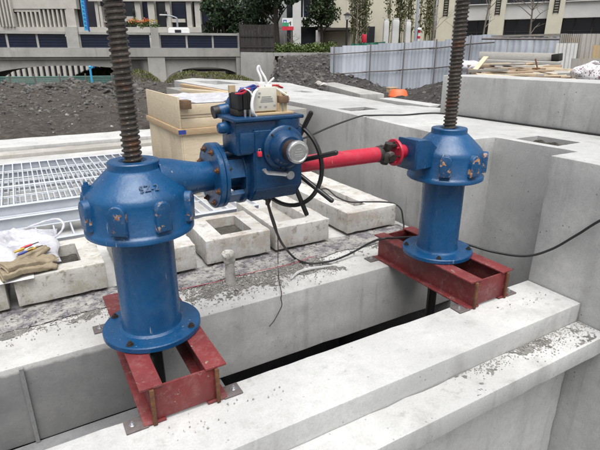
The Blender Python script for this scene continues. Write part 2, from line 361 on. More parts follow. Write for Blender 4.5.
def cable(name, pts, r, mat, label, cat='cable', n=8):
    p = spline(pts, 10); m = MB(p[0]); m.tube(p, r, n)
    return tag(m.build(name, mat), label, cat)
def conc_solid(m, amp=0.004, cut=0.07, bev=0.008, seed=0, planes=True):
    """bevel the solid in m, cut it into small cells and wear its edges"""
    bm = m.bm
    bmesh.ops.recalc_face_normals(bm, faces=bm.faces)
    es = [e for e in bm.edges if len(e.link_faces) == 2 and e.calc_face_angle(0) > 0.5]
    bmesh.ops.bevel(bm, geom=es, offset=bev, segments=2, affect='EDGES', profile=0.6)
    lo = [min(v.co[i] for v in bm.verts) for i in range(3)]; hi = [max(v.co[i] for v in bm.verts) for i in range(3)]
    for i in range(3):
        n = min(60, int((hi[i] - lo[i]) / cut))
        for k in range(1, n):
            co = [0, 0, 0]; co[i] = lo[i] + (hi[i] - lo[i]) * k / n; no = [0, 0, 0]; no[i] = 1
            bmesh.ops.bisect_plane(bm, geom=bm.verts[:] + bm.edges[:] + bm.faces[:], plane_co=co, plane_no=no)
    bm.normal_update()
    for v in bm.verts:
        p = v.co * 9 + Vector((seed * 3.3, 0, 0)); f = 0.25
        ang = max((e.calc_face_angle(0) for e in v.link_edges if len(e.link_faces) == 2), default=0)
        if ang > 0.2: f = 1.0
        d = noise.fractal(p, 1.0, 2.0, 3) * amp * f
        if f == 1.0: d -= max(0, noise.noise(v.co * 14 + Vector((0, seed, 5))) - 0.28) * amp * 4
        v.co += v.normal * d
    return m
def ring_pts(x0, x1, y0, y1, z): return [(x0, y0, z), (x1, y0, z), (x1, y1, z), (x0, y1, z)]
def boolean_cut(o, boxes):
    for a, b in boxes:
        c = MB(); c.box(a, b); me = c.mesh('cutter', M['conc']); co = bpy.data.objects.new('cutter', me); COL.objects.link(co)
        co.location = -Vector(o.location) * 0
        md = o.modifiers.new('cut', 'BOOLEAN'); md.object = co; md.operation = 'DIFFERENCE'; md.solver = 'EXACT'
        bpy.context.view_layer.update()
        new = bpy.data.meshes.new_from_object(o.evaluated_get(bpy.context.evaluated_depsgraph_get()))
        o.modifiers.clear(); o.data = new; bpy.data.objects.remove(co)
    return o

# =================================================================== SETTING: ground, platform, pit
PX0 = -7.0
m = MB()
def gq(x0, x1, y0, y1, z=-0.04): m.face([(x0, y0, z), (x1, y0, z), (x1, y1, z), (x0, y1, z)])
gq(-300, PX0, -300, 500); gq(4.0, 500, -300, 500); gq(PX0, 4.0, 2.9, 500); gq(PX0, 4.0, -300, -6)
tag(m.build('ground', M['dirt']), 'dark bare earth ground of the building site', 'ground', kind='structure')
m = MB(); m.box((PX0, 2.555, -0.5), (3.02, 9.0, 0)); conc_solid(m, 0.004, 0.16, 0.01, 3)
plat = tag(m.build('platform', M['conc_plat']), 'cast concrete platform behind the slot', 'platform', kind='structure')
m = MB(); m.box((PX0, 1.6, -0.62), (0.86, 2.552, -0.5), 0.004);
m.box((PX0, -6, -2.3), (4.0, 4.4, -2.12)); m.box((PX0, 4.2, -2.11), (3.0, 4.4, -.502))
m.box((-0.235, 2.535, -0.497), (-0.215, 2.553, -0.01))
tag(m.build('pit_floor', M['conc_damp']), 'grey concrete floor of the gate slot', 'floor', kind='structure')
m = MB(); m.box((PX0, -6.2, -2.4), (4.0, -6, 0)); m.box((PX0 - 0.2, -6.2, -2.4), (PX0, 2.552, 0))
tag(m.build('pit_wall', M['conc']), 'plain concrete sides of the front pit', 'pit wall', kind='structure')

# near beam with its lower ledge
t = thing('concrete_beam', 'long pale concrete beam with a lower ledge in the foreground, carrying the near ends of both red stands', 'beam', (0, 1.47, 0))
m = MB((0, 1.47, 0)); m.box((-4, 1.472, -2.7), (2.99, 1.866, 0)); conc_solid(m, 0.004, 0.08, 0.008, 1); m.build('beam_top', M['conc'], t)
m = MB((0, 1.47, 0)); m.box((-4, 1.27, -0.255), (2.99, 1.47, -0.13)); conc_solid(m, 0.005, 0.08, 0.008, 2); m.build('ledge', M['conc'], t)
# right hand wall with recess
t = MB((3.0, 1.87, 0))
t.prism([(3.0, -2.5, -2.2), (3.0, 1.868, -2.2), (3.3, 1.868, -2.2), (3.3, 2.56, -2.2), (3.02, 2.56, -2.2), (3.03, 2.95, -2.2), (3.275, 4.94, -2.2), (3.35, 6.08, -2.2), (3.44, 12.2, -2.2),
         (4.25, 13.2, -2.2), (5.43, 9.86, -2.2), (4.86, 7.68, -2.2), (4.33, 4.88, -2.2), (4.7, 4.0, -2.2), (4.7, -2.5, -2.2)], (0, 0, 2.2 + 0.91))
conc_solid(t, 0.004, 0.17, 0.008, 5)
wall = t.build('concrete_wall', M['conc_wall'])
tag(wall, 'massive light concrete wall running away behind the right hoist, with a gate recess', 'wall')
bpy.context.view_layer.update()
L = wall.location
boolean_cut(wall, [((3.36, 4.62, 0.80), (3.78, 4.92, 1.2)), ((3.37, 2.06, 0.80), (3.66, 2.42, 1.2)), ((3.75, 10.2, 0.8), (4.35, 11.6, 1.2)), ((4.3, 7.3, 0.86), (4.5, 7.75, 1.2))])
for p in wall.data.polygons: p.use_smooth = True
wall.data.set_sharp_from_angle(angle=R_(35))
for lab, a, b in (('dark gravel lying in the square recess near the right picture edge', (3.373, 2.063, .79), (3.657, 2.417, .868)), ('brown silt lying in the shallow recess in the middle of the wall top', (3.363, 4.623, .79), (3.777, 4.917, .868))):
    m = MB(a); m.grid(24, 24, lambda u, v: (a[0] + (b[0] - a[0]) * u, a[1] + (b[1] - a[1]) * v, b[2] + .03 * noise.noise(Vector((u * 7, v * 7, a[0]))))); tag(m.build('recess_silt', M['dirt'], loc=a), lab, 'silt')
m = MB((4.1, 1, 0.91)); m.box((4.1, -2.5, 0.9), (4.62, 3.95, 1.32)); conc_solid(m, 0.003, 0.15, 0.008, 9)
tag(m.build('parapet_wall', M['conc_wall']), 'upper concrete parapet standing on the right wall in front of the timber pile', 'wall')

# low curb across the back of the platform
t = thing('concrete_curb', 'low white concrete curb along the edge of the dirt heap', 'curb', (0, 9, 0))
m = MB((0, 9, 0)); m.box((-7, 8.6, -0.05), (3.0, 8.95, 0.06)); conc_solid(m, 0.006, 0.2, 0.01, 11); m.build('kerb_stone', M['conc_dirty'], t)
m = MB((0, 9, 0)); m.box((-7, 8.97, -0.05), (3.2, 9.85, 0.12)); conc_solid(m, 0.008, 0.2, 0.012, 12); m.build('kerb_stone', M['conc'], t)

# dirt heap left, and dirt on the far side of the wall
def fbm(x, y, f, o=5): return noise.fractal(Vector((x * f, y * f, 1.3)), 0.9, 2.0, o)
def dirt_h(p):
    d = p.dot(HD); l = p.dot(RT)
    h = 0.10 + 0.16 * fbm(p.x, p.y, 0.55) + 0.06 * fbm(p.x, p.y, 2.3)
    h += 0.34 * math.exp(-((d - 19.6) / 1.3) ** 2) * (0.75 + 0.5 * noise.noise(Vector((l * 0.5, 1, 2)))) 
    return h
m = MB()
def fd(u, v):
    x = -9 + 14.5 * u; y = 9.75 + 13.5 * v; x += v * 3.0
    p = Vector((x, y, 0)); return (x, y, dirt_h(p) if v > 0 else -0.1)
m.grid(190, 180, fd)
tag(m.build('dirt', M['dirt']), 'heap of dark churned soil between the curb and the bridge', 'dirt', kind='structure')
m = MB()
for i in range(2300):
    u, v = random.random(), random.random() ** 0.8
    p = Vector(fd(u, v)); r = random.choice((0.02, 0.03, 0.03, 0.05, 0.08)) * (0.6 + v * 0.9)
    m.rock(p + Vector((0, 0, r * 0.2)), r)
tag(m.build('dirt_clods', M['rock'], sharp=20), 'loose clods and stones strewn over the soil heap', 'clods', kind='stuff')
m = MB()
for i in range(160):
    u, v = random.random(), random.random()
    p = Vector(fd(u, v)); m.rock(p + Vector((0, 0, 0.01)), random.uniform(0.02, 0.05))
tag(m.build('pale_stones', M['stonefleck'], sharp=20), 'scattered pale stone chips on the soil heap', 'stones', kind='stuff')
m = MB()
for i in range(110):
    px = random.uniform(20, 140); p = W(px, random.uniform(84, 92), random.uniform(18.4, 20)); p.z = dirt_h(p)
    m.rock(p, random.uniform(0.06, 0.19))
for i in range(26):
    px = random.uniform(20, 140); p = W(px, 88, random.uniform(18.6, 19.6)); p.z = dirt_h(p) + random.uniform(0.0, .1)
    a = random.uniform(-.6, .6); q = RT * math.cos(a) + HD * math.sin(a); m.beam(p, p + q * random.uniform(.3, .9) + UPZ * random.uniform(-.05, .08), .06, .04)
tag(m.build('rubble_ridge', M['rock'], sharp=20), 'ridge of broken rubble and sticks on top of the soil heap', 'rubble', kind='stuff')

def emb(u, v):
    px = 236 + 215 * u; D = 17.5 + 8.5 * v
    p = W(px, 80, D); prof = max(0.0, min(1.0, (v - 0.12) / 0.75)); prof = prof * prof * (3 - 2 * prof)
    k = min(1.0, max(0.0, (px - 268) / 12)) * (1.0 - 0.55 * min(1, max(0, (px - 345) / 60)))
    p.z = -0.03 + 1.42 * prof * k + (0.16 * fbm(p.x, p.y, 0.8) + 0.07 * fbm(p.x, p.y, 3)) * min(1, v * 8)
    return p
m = MB(); m.grid(150, 90, emb)
tag(m.build('embankment', M['rubble']), 'dark rubble embankment under the hedge', 'embankment', kind='structure')
m = MB()
for i in range(1500):
    p = Vector(emb(random.uniform(0.12, 1), random.random() ** 0.9)); m.rock(p, random.choice((0.04, 0.06, 0.06, 0.1, 0.15)))
tag(m.build('embankment_rubble', M['rock'], sharp=20), 'broken dark stones on the embankment', 'rubble', kind='stuff')
def site(u, v):
    px = 372 + 330 * u; D = 8.5 + 11.0 * v - 2.2 * u
    p = W(px, 80, D); p.z = -0.03 + (0.16 * fbm(p.x, p.y, 0.9) + 0.06 * fbm(p.x, p.y, 3.4) + 0.08) * min(1, v * 6)
    p.z += 0.92 * max(0, min(1, (px - 430) / 70)) * max(0, min(1, v * 3)) + 0.25 * max(0, min(1, (v - .45) * 2.5))
    return p
m = MB(); m.grid(150, 110, site)
tag(m.build('soil', M['rubble']), 'dark soil behind the right wall', 'soil', kind='structure')
m = MB()
for i in range(900):
    p = Vector(site(random.random(), random.random())); m.rock(p, random.choice((0.02, 0.03, 0.04, 0.07)))
tag(m.build('soil_stones', M['rock'], sharp=20), 'small stones scattered over the soil behind the wall', 'stones', kind='stuff')

# =================================================================== RED STANDS
def stand(x, label):
    t = thing('steel_stand', label, 'stand', (x, 2.26, 0), 'red steel stands under the hoists')
    y0, y1, H = -0.485, 0.485, 0.2
    for sx in (-1, 1):
        c = sx * 0.147; wd = 0.05
        m = MB(); m.box((c - wd, y0, H - 0.011), (c + wd, y1, H), 0.002); m.box((c - wd, y0, 0.003), (c + wd, y1, 0.014), 0.002)
        m.box((c - 0.004, y0 + 0.002, 0.014), (c + 0.004, y1 - 0.002, H - 0.011))
        b = m.build('i_beam', M['red'], t)
        # weld bead and rusty cut edge of the web
        m = MB(); m.box((c - 0.009, y0 - 0.012, 0.002), (c + 0.009, y0 + 0.004, H - 0.012), 0.003); m.jitter(0.003, 40, x); m.build('rusty_web_edge', M['rust'], t)
        for k, yy in enumerate((y0 - 0.005, y1 - 0.07)):
            if k == 0: a, bx = (c + sx * 0.03, c + sx * 0.125)
            else: a, bx = (c + sx * 0.03, c + sx * 0.13)
            m = MB(); m.box((min(a, bx), yy, 0.001), (max(a, bx), yy + 0.085, 0.0095), 0.002); pl = m.build('anchor_plate', M['plate'], t)
            m = MB(); m.hexbolt((c + sx * 0.092, yy + 0.042, 0.0095), (0, 0, 1), 0.011, 0.011); m.build('anchor_bolt', M['zinc'], pl)
    for yy in (y0 + 0.01, y1 - 0.02):
        m = MB(); m.box((-0.143, yy, 0.016), (0.143, yy + 0.01, H - 0.012), 0.001); m.build('cross_plate', M['red'], t)
    return t
stand(0.433, 'red steel beam stand under the left blue hoist, nearest the camera')
stand(2.462, 'red steel beam stand under the right blue hoist beside the wall')

# =================================================================== BLUE HOISTS
def thread_mesh(z0, z1, rc, ro, pitch, n=26):
    m = MB(); steps = int((z1 - z0) / pitch * 10); dz = (z1 - z0) / steps; rings = []
    for j in range(steps + 1):
        z = z0 + j * dz; ring = []
        for k in range(n):
            f = ((z / pitch) - k / n) % 1.0
            r = rc if f < 0.4 else (rc + (ro - rc) * (f - 0.4) / 0.12 if f < 0.52 else (ro if f < 0.88 else ro - (ro - rc) * (f - 0.88) / 0.12))
            a = 2 * math.pi * k / n; ring.append(m.bm.verts.new((r * math.cos(a), r * math.sin(a), z)))
        rings.append(ring)
    for a, b in zip(rings, rings[1:]):
        for k in range(n): m.bm.faces.new([a[k], a[(k+1) % n], b[(k+1) % n], b[k]])
    m.bm.faces.new(rings[-1]); m.bm.faces.new(rings[0][::-1])
    return m.mesh('threaded_stem', M['screw'], 25)
STEM = thread_mesh(0.80, 2.6, 0.0355, 0.0440, 0.0238)
bm_ = MB(); bm_.hexbolt((0, 0, 0), (0, 0, 1), 0.014, 0.012); BOLT = bm_.mesh('flange_bolt', M['iron'])
def hoist(x, label, lug0, arm, pr, lugmat):
    t = thing('screw_hoist', label, 'hoist', (x, 2.255, 0.2), 'blue screw hoists on red stands')
    m = MB(); m.lathe([(0.10, 0.002), (0.241, 0.002), (0.245, 0.006), (0.245, 0.028), (0.241, 0.033), (0.10, 0.033)], n=72, closed=True); fl = m.build('base_flange', M['blue'], t)
    for k in range(4):
        a = R_(-132 + 90 * k); share('flange_bolt', BOLT, fl, (0.217 * math.cos(a), 0.217 * math.sin(a), 0.033), a)
    m = MB(); m.lathe([(pr + .018, 0.033), (pr + .005, 0.042), (pr, 0.056), (pr, 0.56), (pr - .016, 0.56), (pr - .016, 0.033)], n=72, closed=True); m.build('pipe_column', M['blue'], t)
    m = MB(); m.lathe([(pr - .01, 0.552), (0.246, 0.552), (0.253, 0.557), (0.253, 0.576), (0.245, 0.584), (0.236, 0.592), (0.234, 0.722), (0.231, 0.738), (0.223, 0.752), (0.210, 0.766),
                       (0.160, 0.815), (0.142, 0.832), (0.131, 0.842), (0.123, 0.850), (0.118, 0.852), (0.05, 0.852), (0.05, 0.56)], n=80, closed=True)
    hd = m.build('head_housing', M['blue'], t, 50)
    m = MB(); m.lathe([(0.055, 0.85), (0.118, 0.85), (0.116, 0.858), (0.116, 0.882), (0.112, 0.887), (0.066, 0.887), (0.060, 0.880), (0.052, 0.86)], n=56, closed=True); m.build('collar', M['blue'], t)
    for k in range(8):
        a = R_(lug0 + 45 * k); ca, sa = math.cos(a), math.sin(a)
        skip = abs(((math.degrees(a) - (0 if arm == 'tube' else 180)) + 180) % 360 - 180) < 20
        if skip: continue
        h = 0.036; pts = []
        for q in [(-h, 0.604), (h, 0.604)] + [(h * math.cos(b), 0.706 + h * math.sin(b)) for b in (math.pi * i / 10 for i in range(11))]:
            pts.append(q)
        m = MB()
        a0 = [(0.222 * ca - q[0] * sa, 0.222 * sa + q[0] * ca, q[1]) for q in pts]
        m.prism(a0, (0.039 * ca, 0.039 * sa, 0)); bm = m.bm
        es = [e for e in bm.edges if all((v.co.xy.length > 0.248) for v in e.verts)]
        bmesh.ops.bevel(bm, geom=es, offset=0.008, segments=3, affect='EDGES', profile=0.5)
        m.build('lug', M[lugmat], hd, 40)
    st = share('threaded_stem', STEM, t)
    m = MB(); m.cyl((0, 0, -1.6), (0, 0, 0.05), 0.034, n=20); m.build('lower_stem', M['black_paint'], t)
    if arm == 'tube':
        m = MB(); m.tube([(0.10, 0, 0.770), (0.17, 0, 0.769), (0.235, 0, 0.768), (0.30, 0, 0.767), (0.372, 0, 0.767)], [0.115, 0.105, 0.090, 0.077, 0.074], 36); m.build('drive_arm', M['blue'], hd)
        a = R_(168); m = MB(); m.cyl((.215 * math.cos(a), .215 * math.sin(a), .74), (.215 * math.cos(a), .215 * math.sin(a), .785), .024, .02, 16); m.cyl((.215 * math.cos(a), .215 * math.sin(a), .785), (.215 * math.cos(a), .215 * math.sin(a), .8), .012, .01, 10); m.build('grease_cup', M['blue'], hd)
        # cast marking on the cone
        cu = bpy.data.curves.new('cast_lettering', 'FONT'); cu.body = 'SZ-2'; cu.size = 0.046; cu.extrude = 0.0016; cu.align_x = 'CENTER'; cu.align_y = 'CENTER'
        to = bpy.data.objects.new('cast_lettering', cu); COL.objects.link(to); bpy.context.view_layer.update()
        me = bpy.data.meshes.new_from_object(to.evaluated_get(bpy.context.evaluated_depsgraph_get())); bpy.data.objects.remove(to)
        me.materials.clear(); me.materials.append(M['blue_dark'])
        a = R_(-84); rad = Vector((math.cos(a), math.sin(a), 0)); tx = Vector((-math.sin(a), math.cos(a), 0)); sl_ = Vector((-.082, 0, .082)).normalized()
        up = (rad * -0.707 + UPZ * 0.707); nn = tx.cross(up)
        me.transform(Matrix.Translation(rad * 0.189 + UPZ * 0.7935) @ Matrix((tx, up, nn)).transposed().to_4x4())
        share('cast_lettering', me, hd)
    else:
        m = MB()
        secs = [(-.37, -.098, .050, .664, .842), (-.300, -.098, .050, .664, .842), (-.255, -.094, .048, .664, .836), (-.205, -.083, .042, .668, .800), (-.13, -.065, .03, .68, .76)]
        rings = [[m.bm.verts.new(q) for q in ((x_, a_, c_), (x_, b_, c_), (x_, b_, d_), (x_, a_, d_))] for x_, a_, b_, c_, d_ in secs]
        for r0, r1 in zip(rings, rings[1:]):
            for k in range(4): m.bm.faces.new([r0[k], r0[(k + 1) % 4], r1[(k + 1) % 4], r1[k]])
        m.bm.faces.new(rings[0]); m.bm.faces.new(rings[-1])
        bmesh.ops.bevel(m.bm, geom=[e for e in m.bm.edges if e.calc_face_angle(0) > .6], offset=.014, segments=3, affect='EDGES'); m.build('bevel_box', M['blue'], hd, 45)
        m = MB(); m.box((-0.388, -0.106, 0.658), (-0.368, 0.056, 0.85), 0.004); m.build('box_cover', M['blue_dark'], hd)
        a = R_(15); m = MB(); m.hexbolt((.2 * math.cos(a), .2 * math.sin(a), .785), (.3, .1, .6), 0.014, 0.014); m.build('housing_bolt', M['iron'], hd)
    return t
hoist(0.413, 'blue screw hoist on the left stand, with the drive arm and cast lettering', -122, 'tube', .146, 'blue_rust')
hoist(2.445, 'blue screw hoist on the right stand, driven by the red shaft', -137, 'box', .140, 'blue_chipped')

# =================================================================== ACTUATOR
AO = (0.95, 2.255, 0.845)
act = thing('valve_actuator', 'dark blue motor gearbox with open top electronics, flanged to the left hoist', 'gearbox', AO)
AY, AZ = 2.255, 0.967
def ap(mb, name, mat, parent=None, sharp=35): return mb.build(name, mat, parent or act, sharp)
m = MB(AO); m.lathe([(0.05, 0), (0.16, 0), (0.165, 0.004), (0.165, 0.026), (0.16, 0.030), (0.05, 0.030)], (0.775, AY, AZ), (1, 0, 0), 64, True); f1 = ap(m, 'coupling_flange', M['blue'])
m = MB(AO); m.lathe([(0.05, 0), (0.16, 0), (0.164, 0.004), (0.164, 0.018), (0.05, 0.018)], (0.8065, AY, AZ), (1, 0, 0), 64, True); ap(m, 'coupling_flange', M['blue'])
m = MB(AO); m.lathe([(0.05, 0), (0.155, 0), (0.158, 0.003), (0.158, 0.022), (0.05, 0.022)], (0.908, AY, AZ), (1, 0, 0), 64, True); ap(m, 'coupling_flange', M['blue_dark'])
m = MB(AO); m.cyl((0.82, AY, AZ), (0.91, AY, AZ), 0.075, n=32); ap(m, 'coupling_core', M['blue'])
for k in range(5):
    a = R_(-150 + 72 * k + 20); c = Vector((0, math.cos(a), math.sin(a))); tn = Vector((0, -math.sin(a), math.cos(a)))
    m = MB(AO); p = Vector((0.823, AY, AZ)); q = [p + c * 0.142 - tn * 0.045, p + c * 0.142 + tn * 0.045, p + c * 0.118 + tn * 0.045, p + c * 0.118 - tn * 0.045]
    m.prism(q, (0.087, 0, 0)); ap(m, 'coupling_rib', M['blue'])
for k in range(8):
    a = R_(22.5 + 45 * k); c = Vector((0, math.cos(a), math.sin(a)))
    m = MB(AO); m.hexbolt(Vector((0.775, AY, AZ)) + c * 0.138, (-1, 0, 0), 0.0125, 0.010); ap(m, 'coupling_bolt', M['rust'], f1)
    m = MB(AO); m.hexbolt(Vector((0.8245, AY, AZ)) + c * 0.140, (1, 0, 0), 0.0115, 0.011); ap(m, 'coupling_nut', M['zinc'] if k in (4, 5) else M['iron'], f1)
# main case with chamfered belly
m = MB(AO)
pr = [(2.048, 0.915), (2.048, 1.21), (2.46, 1.21), (2.46, 0.90), (2.40, 0.842), (2.115, 0.842)]
m.prism([(0.930, y, z) for y, z in pr], (0.265, 0, 0)); bmesh.ops.bevel(m.bm, geom=list(m.bm.edges), offset=0.008, segments=3, affect='EDGES'); gc = ap(m, 'gear_case', M['blue_dark'])
m = MB(AO); m.box((0.850, 2.068, 1.09), (1.197, 2.25, 1.252), 0.012); ap(m, 'switch_case', M['blue_dark'])
m = MB(AO); m.box((0.832, 2.045, 1.250), (1.205, 2.27, 1.268), 0.006); ap(m, 'case_rim', M['blue_dark'])
m = MB(AO); m.cyl((1.125, 2.115, 1.205), (1.125, 2.115, 1.2505), 0.082, n=40); ap(m, 'round_boss', M['blue_dark'])
m = MB(AO); m.box((0.865, 2.052, 1.10), (0.945, 2.08, 1.20), 0.008); ap(m, 'cover_plate', M['blue_dark'])
m = MB(AO); m.lathe([(0, 0), (0.108, 0), (0.110, 0.004), (0.110, 0.020), (0.104, 0.026), (0.090, 0.030), (0.086, 0.05), (0.064, 0.085), (0.0, 0.085)], (1.085, 2.05, 1.115), (0, -1, 0), 48); dh = ap(m, 'dial_housing', M['blue_dark'])
m = MB(AO); m.lathe([(0, 0), (0.050, 0), (0.050, 0.05), (0, 0.05)], (1.085, 1.967, 1.117), (0, -1, 0), 36); ap(m, 'dial_neck', M['necked'], dh)
m = MB(AO); m.lathe([(0, 0), (0.052, 0), (0.054, 0.004), (0.054, 0.024), (0.050, 0.030), (0.043, 0.0315), (0.040, 0.029), (0, 0.029)], (1.085, 1.918, 1.118), (0, -1, 0), 40); cap = ap(m, 'dial_cap', M['chrome'], dh)
m = MB(AO)
for zz, hw_ in ((.014, .012), (.002, .020), (-.010, .024), (-.019, .016)): m.box((1.085 - hw_, 1.8875, 1.118 + zz - .0025), (1.085 + hw_, 1.8895, 1.118 + zz + .0025))
ap(m, 'cap_marking', M['print'], cap)['kind'] = 'stuff'
for k in range(6):
    a = R_(60 * k + 15); c = Vector((math.cos(a), 0, math.sin(a)))
    m = MB(AO); m.hexbolt(Vector((1.085, 2.03, 1.115)) + c * 0.098, (0, -1, 0), 0.007, 0.008, False); ap(m, 'housing_screw', M['iron'], dh)
m = MB(AO); m.cyl((1.10, 2.05, 0.985), (1.10, 1.995, 0.985), 0.021, n=16); m.cyl((1.10, 1.998, 0.985), (1.10, 1.990, 0.985), 0.013, n=12)
m.tube([(1.10, 2.012, 0.985), (1.04, 2.012, 0.997), (0.975, 2.006, 1.010), (0.962, 2.004, 1.022), (0.960, 2.004, 1.030)], [0.011, 0.0105, 0.010, 0.011, 0.011], 10); ap(m, 'clutch_lever', M['zinc'])
m = MB(AO); m.box((0.945, 2.03, 1.085), (0.965, 2.049, 1.11), 0.003); sealp = ap(m, 'lead_seal', M['signred']); m = MB(AO); m.tube([(0.949, 2.04, 1.11), (0.949, 2.04, 1.121), (0.961, 2.04, 1.121), (0.961, 2.04, 1.11)], 0.0025, 6); ap(m, 'seal_wire', M['zinc'], sealp)
# motor and gland at the back left
m = MB(AO); m.lathe([(0, 0), (0.028, 0), (0.032, 0.008), (0.032, 0.05), (0.044, 0.056), (0.060, 0.072), (0.064, 0.10), (0.064, 0.15), (0.05, 0.168), (0, 0.172)], (0.852, 2.285, 1.278), (1, 0, 0.14), 40); mo = ap(m, 'motor', M['blue'])
m = MB(AO); m.cyl((0.824, 2.285, 1.274), (0.854, 2.285, 1.2785), 0.031, n=20); ap(m, 'motor_end_cap', M['black'], mo)
m = MB(AO); m.cyl((0.835, 2.16, 1.215), (0.855, 2.16, 1.215), 0.032, n=20); m.lathe([(0, 0), (0.018, 0.003), (0.025, 0.010), (0.026, 0.02), (0.026, 0.05)], (0.795, 2.16, 1.215), (1, 0, 0), 20); ap(m, 'cable_gland', M['blue'])
m = MB(AO); m.cyl((1.04, 2.16, 0.846), (1.04, 2.16, 0.828), 0.016, n=12); m.cyl((1.075, 2.17, 0.846), (1.075, 2.17, 0.83), 0.012, n=12); ap(m, 'cable_gland', M['black'])
# open electronics on top
m = MB(AO); m.box((0.958, 2.105, 1.288), (1.085, 2.19, 1.398), 0.0025); cm = ap(m, 'circuit_module', M['beige'])
m = MB(AO); m.box((1.005, 2.104, 1.352), (1.055, 2.106, 1.356)); m.box((.998, 2.1035, 1.330), (1.066, 2.106, 1.334)); m.box((1.0, 2.1035, 1.338), (1.062, 2.106, 1.341)); m.box((1.004, 2.1035, 1.345), (1.062, 2.106, 1.348))
for q in ((.99, 1.305), (1.02, 1.304), (1.068, 1.308), (.985, 1.352), (.988, 1.368)): m.box((q[0], 2.1035, q[1]), (q[0] + .012, 2.106, q[1] + .008))
ap(m, 'printed_label', M['print'], cm)
m = MB(AO); m.box((0.998, 2.12, 1.398), (1.03, 2.16, 1.42), 0.002); m.box((1.035, 2.12, 1.398), (1.07, 2.19, 1.408), 0.002); ap(m, 'connector', M['white'], cm)
m = MB(AO); m.box((0.95, 2.09, 1.269), (1.17, 2.24, 1.280), 0.001); m.box((0.965, 2.12, 1.280), (1.10, 2.2, 1.290)); ap(m, 'mounting_board', M['tan'])
for q0, q1 in (((1.100, 2.10, 1.280), (1.138, 2.105, 1.372)), ((1.09, 2.18, 1.28), (1.14, 2.19, 1.405)), ((0.885, 2.205, 1.37), (0.915, 2.225, 1.405))): m = MB(AO); m.box(q0, q1); ap(m, 'bracket', M['tan'])
m = MB(AO); m.box((0.885, 2.206, 1.268), (0.90, 2.22, 1.369)); ap(m, 'standoff', M['iron'])
m = MB(AO); m.box((1.094, 2.085, 1.322), (1.142, 2.12, 1.356), 0.003); ap(m, 'terminal_block', M['brown'])
m = MB(AO); m.cyl((1.115, 2.10, 1.268), (1.115, 2.10, 1.322), 0.005, n=8); m.cyl((0.915, 2.10, 1.268), (0.915, 2.10, 1.30), 0.006, n=8); m.cyl((0.94, 2.10, 1.268), (0.94, 2.10, 1.30), 0.006, n=8); ap(m, 'standoff', M['zinc'])
m = MB(AO); m.box((0.886, 2.11, 1.298), (0.909, 2.2, 1.375), 0.004); m.box((0.912, 2.11, 1.298), (0.934, 2.2, 1.375), 0.004); m.box((0.937, 2.12, 1.285), (0.955, 2.2, 1.385), 0.004); ap(m, 'contactor', M['black'])
m = MB(AO); m.box((0.88, 2.12, 1.27), (0.96, 2.2, 1.298), 0.002); ap(m, 'relay_base', M['iron'])
def wire(name, pts, r, mat): m = MB(AO); m.tube(spline(pts, 6), r, 6); return ap(m, name, mat)
wire('white_wire', [(0.975, 2.09, 1.388), (0.952, 2.075, 1.37), (0.938, 2.07, 1.325), (0.942, 2.07, 1.29), (0.965, 2.09, 1.268)], 0.008, M['white'])
wire('white_wire', [(1.02, 2.13, 1.40), (1.015, 2.13, 1.44), (1.005, 2.14, 1.475), (1.012, 2.14, 1.492), (1.022, 2.14, 1.47), (1.04, 2.13, 1.435), (1.05, 2.13, 1.40)], 0.006, M['white'])
wire('white_wire', [(1.05, 2.13, 1.41), (1.075, 2.13, 1.43), (1.085, 2.13, 1.438)], 0.005, M['white'])
for k in range(6):
    j = lambda a=0.012: random.uniform(-a, a)
    wire('red_wire', [(0.880 + j(), 2.1, 1.372 + j(.006)), (0.90 + j(), 2.085 + j(), 1.385 + j()), (0.93 + j(), 2.085, 1.388 + j(.008)), (0.99 + j(), 2.12, 1.398 + j(.005))], 0.0045, M['redw'] if k % 2 else M['bluew'])
for k in range(3):
    j = lambda a=0.008: random.uniform(-a, a)
    wire('blue_wire', [(0.90 + j(), 2.1, 1.395 + j()), (0.95 + j(), 2.09, 1.402 + j()), (0.985 + j(), 2.11, 1.40)], 0.005, M['bluew'])
    wire('red_wire', [(1.05 + j(), 2.14, 1.40 + j(.003)), (1.09 + j(), 2.13, 1.404 + j(.004)), (1.135 + j(), 2.14, 1.39)], 0.004, M['redw'])
wire('white_wire', [(0.905, 2.08, 1.398), (0.93, 2.075, 1.385), (0.945, 2.072, 1.36)], 0.0035, M['white'])
wire('tan_wire', [(1.09, 2.12, 1.39), (1.115, 2.10, 1.37), (1.135, 2.09, 1.355)], 0.006, M['beige'])
# handwheel, tilted and set round the output shaft
HW = Vector((1.24, 2.31, 0.966)); HU = Vector((0.43, -0.903, 0)); HN = Vector((0.903, 0.43, 0))
def hwp(r, a): return HW + HU * (r * math.cos(R_(a))) + UPZ * (r * math.sin(R_(a)))
m = MB(AO); m.tube([hwp(0.24, 7.5 * k) for k in range(49)], 0.0125, 10, False); hw = ap(m, 'handwheel', M['black_paint'])
m = MB(AO); m.cyl(HW - HN * 0.03, HW + HN * 0.04, 0.066, n=28); ap(m, 'wheel_hub', M['black_paint'], hw)
for a, L_ in ((60, .345), (17, .348), (-28, .355), (-62, .315), (152, .345), (107, .345), (197, .345), (242, .30)):
    m = MB(AO); m.tube([hwp(.05, a), hwp(L_ - .008, a), hwp(L_, a)], [0.0135, 0.0135, 0.009], 12); ap(m, 'wheel_spoke', M['black_paint'], hw)

